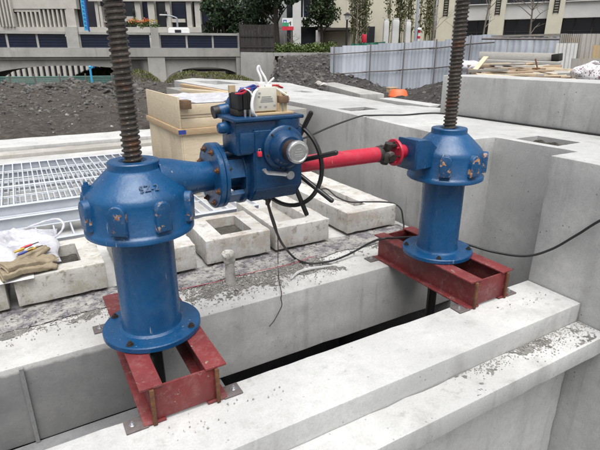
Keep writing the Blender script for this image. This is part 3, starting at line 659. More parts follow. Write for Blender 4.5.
# =================================================================== DRIVE SHAFT
DO = (1.6, AY, AZ)
ds = thing('drive_shaft', 'crimson drive shaft with a black universal joint between gearbox and right hoist', 'shaft', DO)
m = MB(DO); m.cyl((1.196, AY, AZ), (1.845, AY, AZ), 0.047, n=32); m.build('shaft_tube', M['shaft'], ds)
m = MB(DO); m.lathe([(0, 0), (0.047, 0), (0.05, 0.012), (0.044, 0.035), (0, 0.035)], (1.84, AY, AZ), (1, 0, 0), 28); m.build('tube_yoke', M['iron'], ds)
for s_ in (-1, 1):
    m = MB(DO); m.beam((1.865, AY + s_ * 0.038, AZ + .018 * s_), (1.935, AY + s_ * 0.048, AZ + .018 * s_), 0.022, 0.05, 0, 0.008); m.cyl((1.92, AY + s_ * 0.03, AZ + .01 * s_), (1.92, AY + s_ * 0.064, AZ + .02 * s_), 0.026, n=18); m.build('yoke_ear', M['iron'], ds)
    m = MB(DO); m.beam((1.905, AY - .012 * s_, AZ + s_ * 0.050), (1.972, AY - .012 * s_, AZ + s_ * 0.048), 0.05, 0.024, 0, 0.008); m.cyl((1.92, AY - .01 * s_, AZ + s_ * 0.03), (1.92, AY - .02 * s_, AZ + s_ * 0.066), 0.026, n=18); m.build('yoke_ear', M['iron'], ds)
m = MB(DO); m.cyl((1.92, AY - 0.055, AZ), (1.92, AY + 0.055, AZ), 0.018, n=14); m.cyl((1.92, AY, AZ - 0.055), (1.92, AY, AZ + 0.055), 0.018, n=14); m.build('cross_pin', M['plate'], ds)
m = MB(DO); m.lathe([(0, 0), (0.082, 0), (0.084, 0.003), (0.084, 0.016), (0.05, 0.018), (0.042, 0.03), (0.042, 0.09), (0, 0.09)], (1.97, AY, AZ), (1, 0, 0), 36); cf = m.build('companion_flange', M['shaft'], ds)
for k in range(8):
    a = R_(45 * k + 10); c = Vector((0, math.cos(a), math.sin(a))); m = MB(DO); m.hexbolt(Vector((1.97, AY, AZ)) + c * 0.066, (-1, 0, 0), 0.009, 0.009, False); m.build('flange_bolt', M['shaft'] if k % 2 else M['iron'], cf)
m = MB(DO); m.cyl((2.045, AY, AZ), (2.062, AY, AZ), 0.03, n=20); m.build('input_stub', M['plate'], ds)

# =================================================================== CONCRETE BLOCKS
def block(x0, x1, y0, y1, wl, wr, fr, bk, label, mat, seed, h=0.190, hole=0.10, rz=0.0):
    c = Vector(((x0 + x1) / 2, y0, 0)); wx, ly = x1 - x0, y1 - y0
    t = thing('concrete_block', label, 'block', (c.x, c.y, 0.030), 'old recessed concrete blocks in a row', R_(rz))
    a, b = -wx / 2, wx / 2
    m = MB()
    if bk > 0:
        m.prism(ring_pts(a, b, 0, ly, 0), (0, 0, h)); conc_solid(m, 0.0045, 0.05, 0.009, seed)
        o = m.build('block_body', mat, t)
        f = MB(); f.grid(12, 12, lambda u, v: (a + wl + .002 + (wx - wl - wr - .004) * u, fr + .002 + (ly - bk - fr - .004) * v, h - hole + .018 + .012 * noise.noise(Vector((u * 5, v * 5, seed))))); f.build('recess_soil', M['silt'], t)
        bpy.context.view_layer.update()
        oo = o.parent; o.parent = None
        boolean_cut(o, [((a + wl, fr, h - hole), (b - wr, ly - bk, h + 0.1))]); o.parent = oo
    else:
        m.prism([(a, 0, 0), (b, 0, 0), (b, ly, 0), (b - wr, ly, 0), (b - wr, fr, 0), (a + wl, fr, 0), (a + wl, ly, 0), (a, ly, 0)], (0, 0, h)); conc_solid(m, 0.0045, 0.05, 0.009, seed)
        o = m.build('block_body', mat, t)
        m = MB(); m.box((a + wl - 0.01, fr - 0.01, 0.002), (b - wr + 0.01, ly - 0.02, h - hole), 0.004); m.build('block_floor', M['conc_dirty'], t)
    for p in o.data.polygons: p.use_smooth = True
    o.data.set_sharp_from_angle(angle=R_(40))
    for xx in (a + .05, b - .09): m = MB(); m.box((xx, .05, -.028), (xx + .04, ly - .05, .006)); m.build('packing_strip', M['endgrain'], t)
block(-0.86, -0.265, 3.2, 3.95, .14, .14, .15, .15, 'pale concrete block at the left edge, mostly hidden by gloves', M['conc_mossy'], 1)
block(-0.215, 0.325, 3.2, 3.78, .14, .135, .12, .11, 'mossy concrete block under the gloves beside the left hoist', M['conc_mossy'], 2, rz=0.5)
block(0.42, 0.955, 3.2, 3.9, .14, .14, .15, .15, 'concrete block mostly hidden behind the left hoist pipe', M['conc_block'], 3, rz=-0.5)
block(1.04, 1.575, 3.21, 3.78, .15, .125, .08, .10, 'concrete block with a square recess behind the white pipe stub', M['conc_block'], 4, rz=-1.5)
block(1.62, 2.135, 3.2, 4.05, .10, .14, .14, 0, 'open backed concrete block below the gearbox handwheel', M['conc_block'], 5, rz=-1)
block(2.345, 2.90, 3.22, 4.9, .19, .24, .16, 0, 'long trough shaped concrete block beside the right wall', M['conc_block'], 6, rz=0)

# film strip and gravel in front of the blocks
m = MB()
def filmf(u, v):
    x = -1.2 + 4.15 * u; y = 2.96 + 0.035 * noise.noise(Vector((x * 4, 7, 0))) + 0.29 * v + 0.02 * noise.noise(Vector((x * 3, v, 0)))
    return (x, y, 0.006 + 0.010 * abs(noise.noise(Vector((x * 11, y * 16, 0)))) + 0.004 * noise.noise(Vector((x * 40, y * 40, 2))))
m.grid(240, 24, filmf); tag(m.build('film_strip', M['film']), 'crumpled grey violet plastic film lying under the front of the blocks', 'plastic film')
m = MB(); random.seed(3)
def grav(n, xa, xb, ya, yb, r0, r1):
    for i in range(n):
        x = random.uniform(xa, xb); y = random.gauss((ya + yb) / 2, (yb - ya) / 4); m.rock(Vector((x, y, 0.006)), random.uniform(r0, r1))
grav(2200, 0.75, 1.9, 2.66, 3.1, .0015, .007); grav(900, -.9, 1.0, 2.8, 3.05, .0015, .006); grav(300, 1.7, 2.4, 2.85, 3.15, .002, .007); grav(55, 1.0, 1.5, 2.72, 2.95, .008, .016); grav(60, -0.6, 0.3, 2.9, 3.1, .004, .010); grav(26, 2.4, 2.95, 1.6, 1.75, .002, .005); grav(30, 0.3, 0.9, 1.62, 1.78, .002, .006)
tag(m.build('gravel', M['stonefleck'], sharp=20), 'loose stone chips on the concrete in front of the blocks', 'gravel', kind='stuff')
m = MB(); 
for i in range(900):
    x = min(2.97, random.choice((2.55, 2.55, 2.85, 2.1)) + random.gauss(0, .13)); m.rock(Vector((x, 1.462 - abs(random.gauss(0, .04 + .03 * (x > 2.3))), -0.127)), random.choice((.001, .0015, .002, .002, .003, .004, .0055)))
tag(m.build('ledge_grit', M['stonefleck'], sharp=20), 'grit lying on the lower ledge of the beam', 'grit', kind='stuff')

M['fines'] = dirtmat('grey_fines', (0.34, 0.33, 0.31), (0.44, 0.43, 0.41), (0.54, 0.53, 0.51))
m = MB()
def debris(x0, x1, y0, y1, z, nx, ny, amt, seed, hgt=.016):
    def f(u, v):
        x, y = x0 + (x1 - x0) * u, y0 + (y1 - y0) * v
        e = min(1, 5 * u, 5 * (1 - u)) * min(1, 3 * v, 3 * (1 - v))
        h = noise.fractal(Vector((x * 5, y * 8, seed)), .9, 2, 4) * .6 + noise.fractal(Vector((x * 30, y * 30, seed)), .8, 2, 4) * .35 + amt * e - .55
        return (x, y, z + max(-.004, hgt * h))
    m.grid(nx, ny, f)
debris(.62, 2.15, 2.64, 3.12, 0, 300, 110, .75, 1.0, .012); debris(-1.4, .9, 2.82, 3.1, 0, 220, 40, .6, 2.0, .012); debris(1.8, 2.98, 1.29, 1.469, -.13, 260, 60, .34, 3.0, .005); debris(2.1, 2.9, 2.62, 3.1, 0, 120, 60, .5, 6.0)
tag(m.build('fines', M['fines'], sharp=80), 'grey dust and cement fines lying in patches on the concrete', 'dust', kind='stuff')
# white pipe stub
PS = (1.10, 2.90, 0); t = thing('pipe_stub', 'short white upright pipe stub with a ragged mortar cap', 'pipe', PS)
m = MB(PS); m.cyl((1.10, 2.90, 0), (1.10, 2.90, 0.16), 0.036, 0.034, 20); m.jitter(0.004, 20); m.build('stub_pipe', M['conc_block'], t)
m = MB(PS); bmesh.ops.create_icosphere(m.bm, subdivisions=3, radius=0.05, matrix=Matrix.Translation((1.098, 2.90, 0.205)) @ Matrix.Diagonal((0.95, .9, 1.1, 1))); m.jitter(0.02, 30); m.build('mortar_cap', M['conc_mossy'], t)
# curved pale strip
cu = [onz(291, 279, 0.012), onz(298, 272.5, 0.016), onz(309, 269, 0.018), onz(322, 267, 0.016), onz(333, 265.5, 0.010)]
p = spline(cu, 8); m = MB(p[0])
m.tube([q for q in p], [0.012 * (1 - .5 * abs(2 * k / (len(p) - 1) - 1) ** 3) for k in range(len(p))], 8)
for v in m.bm.verts: v.co.z = max(0.002, v.co.z)
tag(m.build('edging_strip', M['conc']), 'curved grey strip lying among the gravel at the slot edge', 'strip')

# =================================================================== GLOVES, BAG, TOOLS
def glove(name, loc, rz, label, curl):
    t = thing(name, label, 'glove', loc, 'tan work gloves on the concrete block', R_(rz))
    m = MB(); m.box((-.06, -.052, .004), (.055, .052, .034)); m.prism([(-.06, -.048, .004), (-.06, .048, .004), (-.15, .062, .004), (-.15, -.062, .004)], (0, 0, .03))
    for dy, ln, an in ((-.041, .075, -6), (-.014, .092, -1), (.014, .088, 3), (.041, .066, 9)):
        d = Vector((math.cos(R_(an)), math.sin(R_(an)), 0)); p = Vector((.04, dy, .019)); pts = [p, p + d * ln * .5 + UPZ * .006, p + d * ln * (.85 - curl * .15) - UPZ * curl * .006, p + d * ln * (1.0 - curl * .25) - UPZ * curl * .012]
        m.tube(pts, [.0155, .0155, .0145, .010], 10)
    m.tube([(-.03, .035, .02), (.0, .068, .022), (.045, .085, .018), (.06, .086, .014)], [.02, .018, .015, .010], 10)
    me = m.mesh('glove_body', M['glove']); o = bpy.data.objects.new('glove_body', me); COL.objects.link(o)
    r = o.modifiers.new('r', 'REMESH'); r.mode = 'VOXEL'; r.voxel_size = .0042; q = o.modifiers.new('s', 'SMOOTH'); q.iterations = 4; q.factor = .5
    bpy.context.view_layer.update(); nm = bpy.data.meshes.new_from_object(o.evaluated_get(bpy.context.evaluated_depsgraph_get())); o.modifiers.clear(); o.data = nm
    nm.materials.clear(); nm.materials.append(M['glove']); sd_ = rz * .1
    for v in nm.vertices:
        p = v.co; k = noise.noise(Vector((p.x * 34 + sd_, p.y * 12, 1))) * .006 + noise.noise(Vector((p.x * 70, p.y * 50 + sd_, 2))) * .0025
        lift = .020 * math.sin((p.x + .15) * 9 + sd_) + .012 * noise.noise(Vector((p.x * 9, p.y * 14, sd_)))
        v.co = Vector((p.x + .004 * noise.noise(Vector((p.y * 40, p.x * 20, sd_))), p.y * (1 + .12 * noise.noise(Vector((p.x * 14, sd_, 3)))), max(.001, p.z + lift + k * (1 if p.z > .02 else .3))))
    for p in nm.polygons: p.use_smooth = True
    o.parent = t; t.scale = (1.22, 1.2, 1.1)
    m = MB(); 
    ring = [(-.152, .060 * math.cos(a), .021 + .017 * math.sin(a) + .02 * math.sin(-.02)) for a in (2 * math.pi * k / 24 for k in range(25))]
    m.tube(ring, .0045, 6, False); m.build('cuff_hem', M['glove'], t); return t
glove('work_glove', (-0.095, 3.265, .222), 12, 'lowest tan fabric glove of the pile, hanging over the front edge of the mossy block', 0.9)
glove('work_glove', (-0.085, 3.315, .258), 22, 'middle tan fabric glove of the pile on the mossy block', 0.5)
glove('work_glove', (-0.11, 3.42, .250), 48, 'rearmost tan glove of the pile, holding the coloured tool handles', 0.8)
# tools with coloured handles
for k, (a, b, mt, lab) in enumerate((((-.19, 3.43), (-.09, 3.47), 'yellow', 'yellow handled tool lying leftmost on the glove'), ((-.13, 3.40), (-.02, 3.44), 'yellow', 'yellow handled tool lying rightmost on the glove'),
                                     ((-.15, 3.48), (-.04, 3.52), 'signred', 'dark red handled tool at the back of the glove'), ((-.17, 3.37), (-.08, 3.40), 'bluew', 'blue handled tool in front of the yellow ones'))):
    z = .318; p0, p1 = Vector((*a, z)), Vector((*b, z + .012)); t = thing('hand_tool', lab, 'tool', p0)
    m = MB(p0); m.tube([p0, p0.lerp(p1, .3), p0.lerp(p1, .6)], [.007, .009, .007], 10); m.build('handle', M[mt], t)
    m = MB(p0); m.tube([p0.lerp(p1, .6), p1], [.004, .003], 8); m.build('shank', M['rubber_dark'], t)
# clear plastic bag
m = MB((-0.2, 3.7, .215))
def bagf(u, v):
    x = -0.85 + 0.93 * u; y = 3.36 + 0.72 * v
    e = math.sin(math.pi * min(1, max(0, u))) ** .5 * math.sin(math.pi * min(1, max(0, v))) ** .5
    z = 0.222 + 0.15 * e * (0.75 + 0.7 * noise.noise(Vector((x * 4, y * 4, 0)))) + 0.05 * e * (abs(noise.noise(Vector((x * 9, y * 11, 5)))) - .2) + 0.018 * e * noise.fractal(Vector((x * 20, y * 16, 7)), 1, 2, 3)
    x += .03 * noise.noise(Vector((y * 5, 1, x * 3))); y += .04 * noise.noise(Vector((x * 5, 4, 0)))
    return (x, y, z)
m.grid(110, 90, bagf); bag = tag(m.build('plastic_bag', M['bag'], sharp=60), 'crumpled clear plastic bag lying on the left blocks behind the gloves', 'plastic bag')
m = MB((-0.2, 3.7, .215)); hl = spline([(-.10, 3.98, .30), (.03, 4.04, .31), (.12, 4.04, .31), (.145, 3.94, .285), (.09, 3.80, .262), (-.0, 3.70, .262)], 6); m.tube(hl, [.006 + .004 * abs(math.sin(k * .9)) for k in range(len(hl))], 8)
for v in m.bm.verts: pass
m.build('bag_handle', M['bag'], bag)
m = MB((-0.3, 3.2, .21)); m.box((-.30, 3.165, .2215), (-.10, 3.36, .2235), 0, Matrix.Translation((0, 0, 0))); tag(m.build('paper_sheet', M['white']), 'white sheet sticking out under the gloves', 'paper')

# =================================================================== GALVANISED GRATINGS
def grating(x0, x1, y0, y1, z0, z1, label, bars):
    c = Vector((x0, y0, z0)); t = thing('steel_grating', label, 'grating', c, 'galvanised gratings stacked behind the blocks')
    th = 0.012
    def fb(a, b, nm='frame_rail'):
        m = MB(c); m.box(a, b, 0.002); return m.build(nm, M['galv'], t)
    fb((x0, y0, z0), (x1, y0 + th, z1)); fb((x0, y0 - .03, z1), (x1, y0 + 0.03, z1 + .004), 'frame_lip'); fb((x0, y0 - .04, z0 - .004), (x1, y0 + .03, z0 - .0005), 'frame_lip')
    fb((x0, y1 - th, z0), (x1, y1, z1)); fb((x0, y1 - .04, z1), (x1, y1 + .02, z1 + .004), 'frame_lip')
    fb((x0, y0 + th, z0), (x0 + th, y1 - th, z1)); fb((x1 - th, y0 + th, z0), (x1, y1 - th, z1))
    ym = y0 + (y1 - y0) * .38; fb((x0, ym - .03, z1 - .002), (x1, ym + .03, z1 + .003), 'cross_strap')
    for f in (.2, .6, .8):
        y = y0 + (y1 - y0) * f; m = MB(c); m.cyl((x0, y, z1 - .012), (x1, y, z1 - .012), .006, n=6); m.build('cross_rod', M['galv'], t)
    mb = MB(c); mb.box((x0, y0 + th, z1 - .04), (x0 + .012, y1 - th, z1 + .0025)); me = mb.mesh('bar', M['galv']); n = int((x1 - x0) / bars)
    for k in range(1, n): share('bar', me, t, (k * bars, 0, 0))
    return t
grating(-1.6, 1.30, 4.68, 6.60, 0.215, 0.30, 'topmost galvanised grating of the stack, with open square bars', .094)
grating(-1.55, 1.36, 4.62, 6.55, 0.108, 0.206, 'second galvanised grating, directly under the topmost one', .10)
grating(-1.6, 1.95, 4.22, 6.50, 0.006, 0.098, 'lowest galvanised grating of the stack, reaching furthest right', .14)
t = MB((.6, 4.1, 0)); t.box((.98, 4.03, 0.002), (1.98, 4.17, 0.075), .003); tag(t.build('steel_channel', M['galv']), 'galvanised channel length lying in front of the gratings under the gearbox', 'channel')

# =================================================================== WOODEN CRATE AND TIMBERS
def crate():
    x0, x1, y0, y1 = 1.49, 2.56, 5.2, 6.65
    c = Vector((x0, y0, 0)); t = thing('wooden_crate', 'pale plywood crate with a brown batten band behind the left hoist', 'crate', c)
    def pb(a, b, nm, mat, bev=.003): m = MB(c); m.box(a, b, bev); return m.build(nm, mat, t)
    pb((x0, y0, 0.0), (x0 + .015, y0 + .47, .70), 'plywood_panel', M['ply']); pb((x0, y0 + .473, 0.0), (x0 + .015, y0 + .95, .70), 'plywood_panel', M['ply']); pb((x0, y0 + .953, 0.0), (x0 + .015, y1, .70), 'plywood_panel', M['ply'])
    pb((x0 + .016, y0, 0.0), (x1, y0 + .015, .70), 'plywood_panel', M['ply'])
    pb((x0 + .016, y1 - .015, 0.0), (x1, y1, .70), 'plywood_panel', M['ply']); pb((x1 - .015, y0 + .016, 0), (x1, y1 - .016, .70), 'plywood_panel', M['ply'])
    pb((x0 - .03, y0 - .03, .70), (x0 + .03, y1 + .02, .765), 'batten', M['batten']); pb((x0 + .031, y0 - .03, .70), (x1 + .03, y0 + .03, .765), 'batten', M['batten'])
    # upper tray
    pb((x0 - .005, y0, .766), (x0 + .015, y1, 1.105), 'end_panel', M['ply'])
    for k, (za, zb) in enumerate(((.766, .87), (.874, .905), (.909, 1.02))): pb((x0 + .016, y0 + .02 + .01 * (k == 1), za), (x1, y0 + .045 + .01 * (k == 1), zb), 'front_board', M['ply'])
    pb((x0 + .016, y1 - .03, .766), (x1, y1 - .008, 1.03), 'back_board', M['ply'])
    pb((x0 + .016, y0 + .05, 1.0), (x1, y1 - .031, 1.015), 'lid_board', M['plank_grey'])
    pb((x0 + .016, y0 - .10, .985), (x0 + .115, y0 + .055, 1.075), 'corner_post', M['endgrain'], .006)
    m = MB(c)
    m.grid(40, 30, lambda u, v: (x0 + .06 + (x1 - x0 - .08) * u, y0 + .1 + 1.3 * v, 1.022 + .03 * max(0, noise.fractal(Vector((u * 6, v * 7, 2)), 1, 2, 3)) + .004))
    m.build('covering_film', M['bag'], t)
    pb((x0 - .033, y0 - .034, .712), (x0 + .05, y0 - .0305, .757), 'blue_tape', M['bluew'], 0)
    return t
crate()
for i, (a, b, wd, h, mt, lab) in enumerate((((2.86, 9.6, .955), (2.92, 5.6, .955), .10, .06, 'batten', 'long tan timber lying along the foot of the pale wall'), ((2.2, 7.4, 1.02), (3.22, 5.9, .96), .09, .05, 'ply', 'short pale batten laid across behind the crate'))):
    m = MB(a); m.beam(a, b, wd, h, 0, .004); tag(m.build('timber', M[mt], loc=a), lab, 'timber')
t = MB((2.75, 7.2, 0)); t.box((2.62, 5.2, 0), (3.1, 9.9, .90), .006); tag(t.build('timber_stack', M['plank_grey']), 'covered stack of boards between the crate and the pale wall', 'timber stack')

# =================================================================== CABLES
Z0 = 0.004
fl_ = [onz(x, y, z) for x, y, z in ((294, 257.5, .024), (303, 262, .024), (313, 263.5, .024), (331, 261, .026), (345, 256, .032), (356, 250.5, .05), (366, 245, .11), (375.5, 240.5, .19), (384, 238.5, .222), (392, 238, .216))]
def onY(x, y, Yv): d = ray(x, y); return CP + d * (Yv / d.y)
cable('power_cable', [(1.04, 2.16, .835), onY(268.5, 206, 2.22), onY(272.6, 221, 2.38), onY(277, 233, 2.52), onY(283, 245, 2.66)] + fl_ + [
                  (2.46, 2.52, .216), (2.58, 2.45, .214), (2.66, 2.36, .208), (2.74, 2.22, .20), (2.82, 2.06, .185), (2.9, 1.86, .21), (2.955, 1.72, .30), (2.975, 1.58, .45), (2.965, 1.42, .62), (2.95, 1.1, .86), (2.95, .7, 1.0)], .0085, M['black'], 'thick black cable looping from the gearbox over the right stand and along the wall')
tw = [onz(x, y, .020) for x, y in ((278, 262), (279, 280), (281.5, 293))]
cable('thin_wire', [(1.06, 2.17, .835), onY(270, 208, 2.22), onY(277, 230, 2.45), onY(278, 248, 2.68)] + tw + [(1.315, 2.535, -.01), (1.318, 2.53, -.06), (1.29, 2.52, -.10), (1.24, 2.50, -.145), (1.20, 2.49, -.17)], .0032, M['rubber_dark'], 'thin dark wire hanging from the gearbox down into the slot', 'wire')
cable('wall_cable', [(1.20, 2.45, 1.03), (1.4, 2.6, 1.02), (1.7, 2.85, 1.0), (2.2, 3.3, .98), (2.75, 3.75, .96), (3.1, 4.05, .935), (3.25, 4.12, .921), (3.42, 4.08, .919), (3.6, 3.98, .919), (3.85, 3.98, .919), (4.03, 3.93, .919), (4.07, 3.7, .919), (4.08, 3.0, .919), (4.085, 2.2, .919), (4.085, 1.2, .919)], .008, M['black'], 'black cable rising from the gearbox across the top of the pale wall')
cable('loose_cable', [(2.50, 3.95, .24), (2.47, 3.75, .30), (2.50, 3.62, .25), (2.56, 3.50, .224), (2.68, 3.42, .226), (2.82, 3.34, .226), (2.895, 3.26, .222), (2.93, 3.19, .18), (2.94, 3.16, .08), (2.92, 3.12, .012), (2.80, 3.02, .012)], .0075, M['black'], 'loose black cable draped over the long trough block')
cable('red_string', [(0.75, 2.95, .018), (1.0, 2.93, .020), (1.3, 2.94, .022), (1.6, 2.93, .020), (1.85, 2.98, .016)], .0018, M['redw'], 'thin red string lying through the gravel', 'string')
random.seed(11)

# =================================================================== BACKGROUND HELPERS
class Plane:
    """upright plane through two measured points; boxes are given by their outline in the photo and a real depth"""
    def __init__(s, a, b):
        s.a = Vector(a); s.a.z = 0; e = Vector(b) - Vector(a); e.z = 0; s.len = e.length; s.e = e.normalized(); n = Vector((-s.e.y, s.e.x, 0)); s.n = n if n.dot(HD) > 0 else -n
    def sz(s, x, y):
        d = ray(x, y); t = (s.a - CP).dot(s.n) / d.dot(s.n); p = CP + d * t; return (p - s.a).dot(s.e), p.z
    def pt(s, u, z, d=0): return s.a + s.e * u + s.n * d + UPZ * z
    def box(s, m, u0, u1, z0, z1, d0, d1): 
        m.prism([s.pt(u0, z0, d0), s.pt(u1, z0, d0), s.pt(u1, z1, d0), s.pt(u0, z1, d0)], s.n * (d1 - d0)); return m
    def pbox(s, m, x0, y0, x1, y1, d0, d1):
        ym = (y0 + y1) / 2; xm = (x0 + x1) / 2; u0 = s.sz(x0, ym)[0]; u1 = s.sz(x1, ym)[0]; return s.box(m, u0, u1, s.sz(xm, y1)[1], s.sz(xm, y0)[1], d0, d1)

# ------------------------------------------------------------------ bridge
A, B = W(0, 47, 23), W(243, 51, 26)
P = Plane(A, B); BO = P.pt(0, 0)
br = thing('bridge', 'grey concrete arch bridge with dark blue railing panels at upper left', 'bridge', BO)
uR = P.sz(240, 60)[0]; uL = -14.0
def bp(m, nm, mat, par=None): return m.build(nm, mat, par or br)
zt = P.sz(0, 47.5)[1]; zb = P.sz(0, 57)[1]
m = MB(BO); P.box(m, uL, uR, zb, zt, -0.25, 4.5); bp(m, 'deck', M['conc_old'])
m = MB(BO); P.box(m, uL, uR, zb - .12, zb + .0, -0.12, 4.3); bp(m, 'deck_moulding', M['conc_old'])
def arch(x0, x1, xc, yc, y0):
    u0, u1 = P.sz(x0, 70)[0], P.sz(x1, 70)[0]; zc = P.sz(xc, yc)[1]; z0 = P.sz((x0 + x1) / 2, y0)[1]; m = MB(BO); n = 20
    for k in range(n):
        t0, t1 = k / n, (k + 1) / n
        h = lambda t: z0 + (zc - z0) * math.sqrt(max(0, 1 - (2 * t - 1) ** 2)) ** 1.15
        m.prism([P.pt(u0 + (u1 - u0) * t0, h(t0), 0), P.pt(u0 + (u1 - u0) * t1, h(t1), 0), P.pt(u0 + (u1 - u0) * t1, zb - .12, 0), P.pt(u0 + (u1 - u0) * t0, zb - .12, 0)], P.n * 4.0)
    bmesh.ops.remove_doubles(m.bm, verts=m.bm.verts, dist=1e-4)
    bp(m, 'arch_wall', M['conc_old'])
arch(-22, 149, 80, 65.5, 79); arch(165, 243, 198, 67, 80)
for x0, x1, yb in ((149, 166, 97), (236, 246, 90)):
    m = MB(BO); u0, u1 = P.sz(x0, 72)[0], P.sz(x1, 72)[0]; P.box(m, u0, u1, -.3, zb - .004, -0.22, 3.9); bp(m, 'pier', M['conc_old'])
m = MB(BO); P.box(m, P.sz(-60, 72)[0], P.sz(-22, 72)[0], -.3, zb - .004, -0.2, 3.9); bp(m, 'pier', M['conc_old'])
zr = P.sz(0, 31)[1]; zr0 = P.sz(0, 33.5)[1]
for dd in (0.0, 3.9):
    edges = [-90, 67, 79, 151, 159, 239.5]
    for a_, b_ in ((-90, 66.5), (79.5, 150.5), (159.5, 238)):
        ua, ub = P.sz(a_, 38)[0], P.sz(b_, 38)[0]
        m = MB(BO); P.box(m, ua, ub, zr0, zr, -.08 + dd, .14 + dd); bp(m, 'rail_cap', M['conc_old'])
        n = max(2, round((ub - ua) / 1.35)); 
        for k in range(n):
            v0, v1 = ua + (ub - ua) * k / n, ua + (ub - ua) * (k + 1) / n
            m = MB(BO); P.box(m, v0 + .05, v1 - .05, zt + .002, zr0 - .002, .02 + dd, .05 + dd); pn = bp(m, 'railing_panel', M['glass_blue'])
            for q in range(1, 5):
                zz = zt + (zr0 - zt) * q / 5; m = MB(BO); P.box(m, v0 + .05, v1 - .05, zz - .008, zz + .008, .0 + dd, .018 + dd); bp(m, 'panel_bar', M['glass_blue'], pn)
            m = MB(BO); P.box(m, v0 - .045, v0 + .045, zt + .002, zr0 - .002, -.0 + dd, .09 + dd); bp(m, 'rail_post', M['conc_old'])
    for xa, xb, yt in ((67, 79, 27), (151, 159, 28), (237.5, 241.5, 33)):
        m = MB(BO); P.box(m, P.sz(xa, 38)[0], P.sz(xb, 38)[0], zt - .002 * 0 + .001, P.sz(xa, yt)[1], -.2 + dd, .25 + dd); bp(m, 'railing_pillar', M['conc_old'])

# retaining wall right of the bridge, dark board fence, hedge, coping
P2 = Plane(W(240, 52, 25.2), W(340, 52, 26.2)); O2 = P2.pt(0, 0)
m = MB(O2)
def pz(x, y): u, z = P2.sz(x, y); return P2.pt(u, z)
m.prism([pz(241, 97), pz(284, 97), pz(280, 78), pz(276, 70), pz(273, 63), pz(275, 57), pz(273, 52.5), pz(241, 52)], P2.n * .5)
tag(m.build('retaining_wall', M['conc_grey']), 'grey retaining wall with a broken right edge beside the bridge', 'wall')
m = MB(O2); P2.pbox(m, 273.5, 52.5, 334, 56, 0, .45); tag(m.build('coping_wall', M['conc_grey']), 'low concrete coping under the hedge', 'wall')
def board_fence(x0, x1, y0, y1, D, n, label, rails=(.15, .55)):
    a = Plane(W(x0, 45, D), W(x1, 45, D + .3)); o = a.pt(0, 0); t = thing('board_fence', label, 'fence', o, 'dark board fences beside the bridge')
    ua, ub = a.sz(x0, 40)[0], a.sz(x1, 40)[0]; za, zz = a.sz(x0, y1)[1], a.sz(x0, y0)[1]
    mb = MB(o); a.box(mb, ua, ua + (ub - ua) / n * .93, za, zz, 0, .03); me = mb.mesh('board', M['darkboard'])
    for k in range(n): share('board', me, t, a.e * ((ub - ua) / n * k) + a.n * (.006 * (k % 2)))
    for f in rails: m = MB(o); z = za + (zz - za) * f; a.box(m, ua, ub, z, z + .07, -.03, -.001); m.build('fence_rail', M['darkboard'], t)
    for u in (ua, ub): m = MB(o); a.box(m, u - .05, u + .05, za, zz + .05, .04, .14); m.build('fence_post', M['darkboard'], t)
board_fence(240.5, 273.5, 24.5, 51.5, 25.6, 11, 'tall dark brown board fence between bridge railing and hedge')
board_fence(203, 240, 25, 47, 31.5, 10, 'lower dark fence behind the right end of the bridge railing')
def leaves(m, centers, n, size, flat=1.0):
    for i in range(n):
        c, r = random.choice(centers); d = Vector((random.gauss(0, 1), random.gauss(0, 1), random.gauss(0, 1) * flat)); d = d.normalized() * (random.random() ** .5) * r
        p = c + d; a = Vector((random.gauss(0, 1), random.gauss(0, 1), random.gauss(0, 1))).normalized(); b = a.orthogonal().normalized(); b.rotate(Matrix.Rotation(random.random() * 6.28, 3, a)); q = a.cross(b)
        s_ = size * random.uniform(.6, 1.3); m.face([p + b * s_, p + q * s_ * .55, p - b * s_, p - q * s_ * .55])
H1, H2 = W(270, 50, 27), W(334, 50, 27)
m = MB(H1); cs = [(H1.lerp(H2, k / 24) + Vector((0, 0, random.uniform(-.12, .12))) + HD * random.uniform(0, 1), .36) for k in range(25)]
hg = thing('hedge', 'low clipped green hedge on top of the rubble embankment', 'hedge', H1)
leaves(m, cs, 5200, .06); m.build('foliage', M['hedge'], hg)
m = MB(H1)
for c, r in cs[::2]: m.tube([c - UPZ * .5, c + UPZ * .1], [.03, .01], 5)
m.build('stem', M['bark'], hg)
# grass mounds below the right arch
m = MB(); 
for px, D, w_, h_ in ((190, 22.2, 1.5, .80), (232, 21.5, 1.5, .66), (212, 22.6, 1.7, .75), (112, 27.5, 2.6, .9), (136, 22.6, 1.3, .85)):
    c = W(px, 70, D); c.z = 0
    for i in range(2600):
        a = random.random() * 6.28; q = random.random() ** .5; p = c + Vector((math.cos(a), math.sin(a), 0)) * q * w_; p.z = h_ * (1 - q * q) - .05; d = Vector((random.gauss(0, .5), random.gauss(0, .5), 1)).normalized() * .11; s_ = Vector((random.gauss(0, 1), random.gauss(0, 1), 0)).normalized() * .02
        m.face([p - s_, p + s_, p + d])
tag(m.build('grass', M['grass']), 'mossy grass tufts on the mounds under the bridge', 'grass', kind='stuff')
m = MB()
for px, D, w_, h_ in ((190, 22.2, 1.6, .76), (232, 21.5, 1.6, .62), (212, 22.6, 1.8, .71), (112, 27.5, 2.8, .85), (136, 22.6, 1.4, .8)):
    c = W(px, 70, D); c.z = 0
    m.grid(16, 16, lambda u, v: (c.x + (u - .5) * 2 * w_, c.y + (v - .5) * 2 * w_, max(-.2, h_ * (1 - ((u - .5) ** 2 + (v - .5) ** 2) * 4) - .05 + .08 * noise.noise(Vector((u * 5, v * 5, px))))))
tag(m.build('grass_bank', M['dirt']), 'earth mounds beneath the bridge arches', 'mound', kind='structure')
m = MB()
for i in range(150):
    p = W(random.uniform(168, 236), 84, random.uniform(18, 23)); p.z = random.uniform(0, .2); m.rock(p, random.uniform(.05, .2))
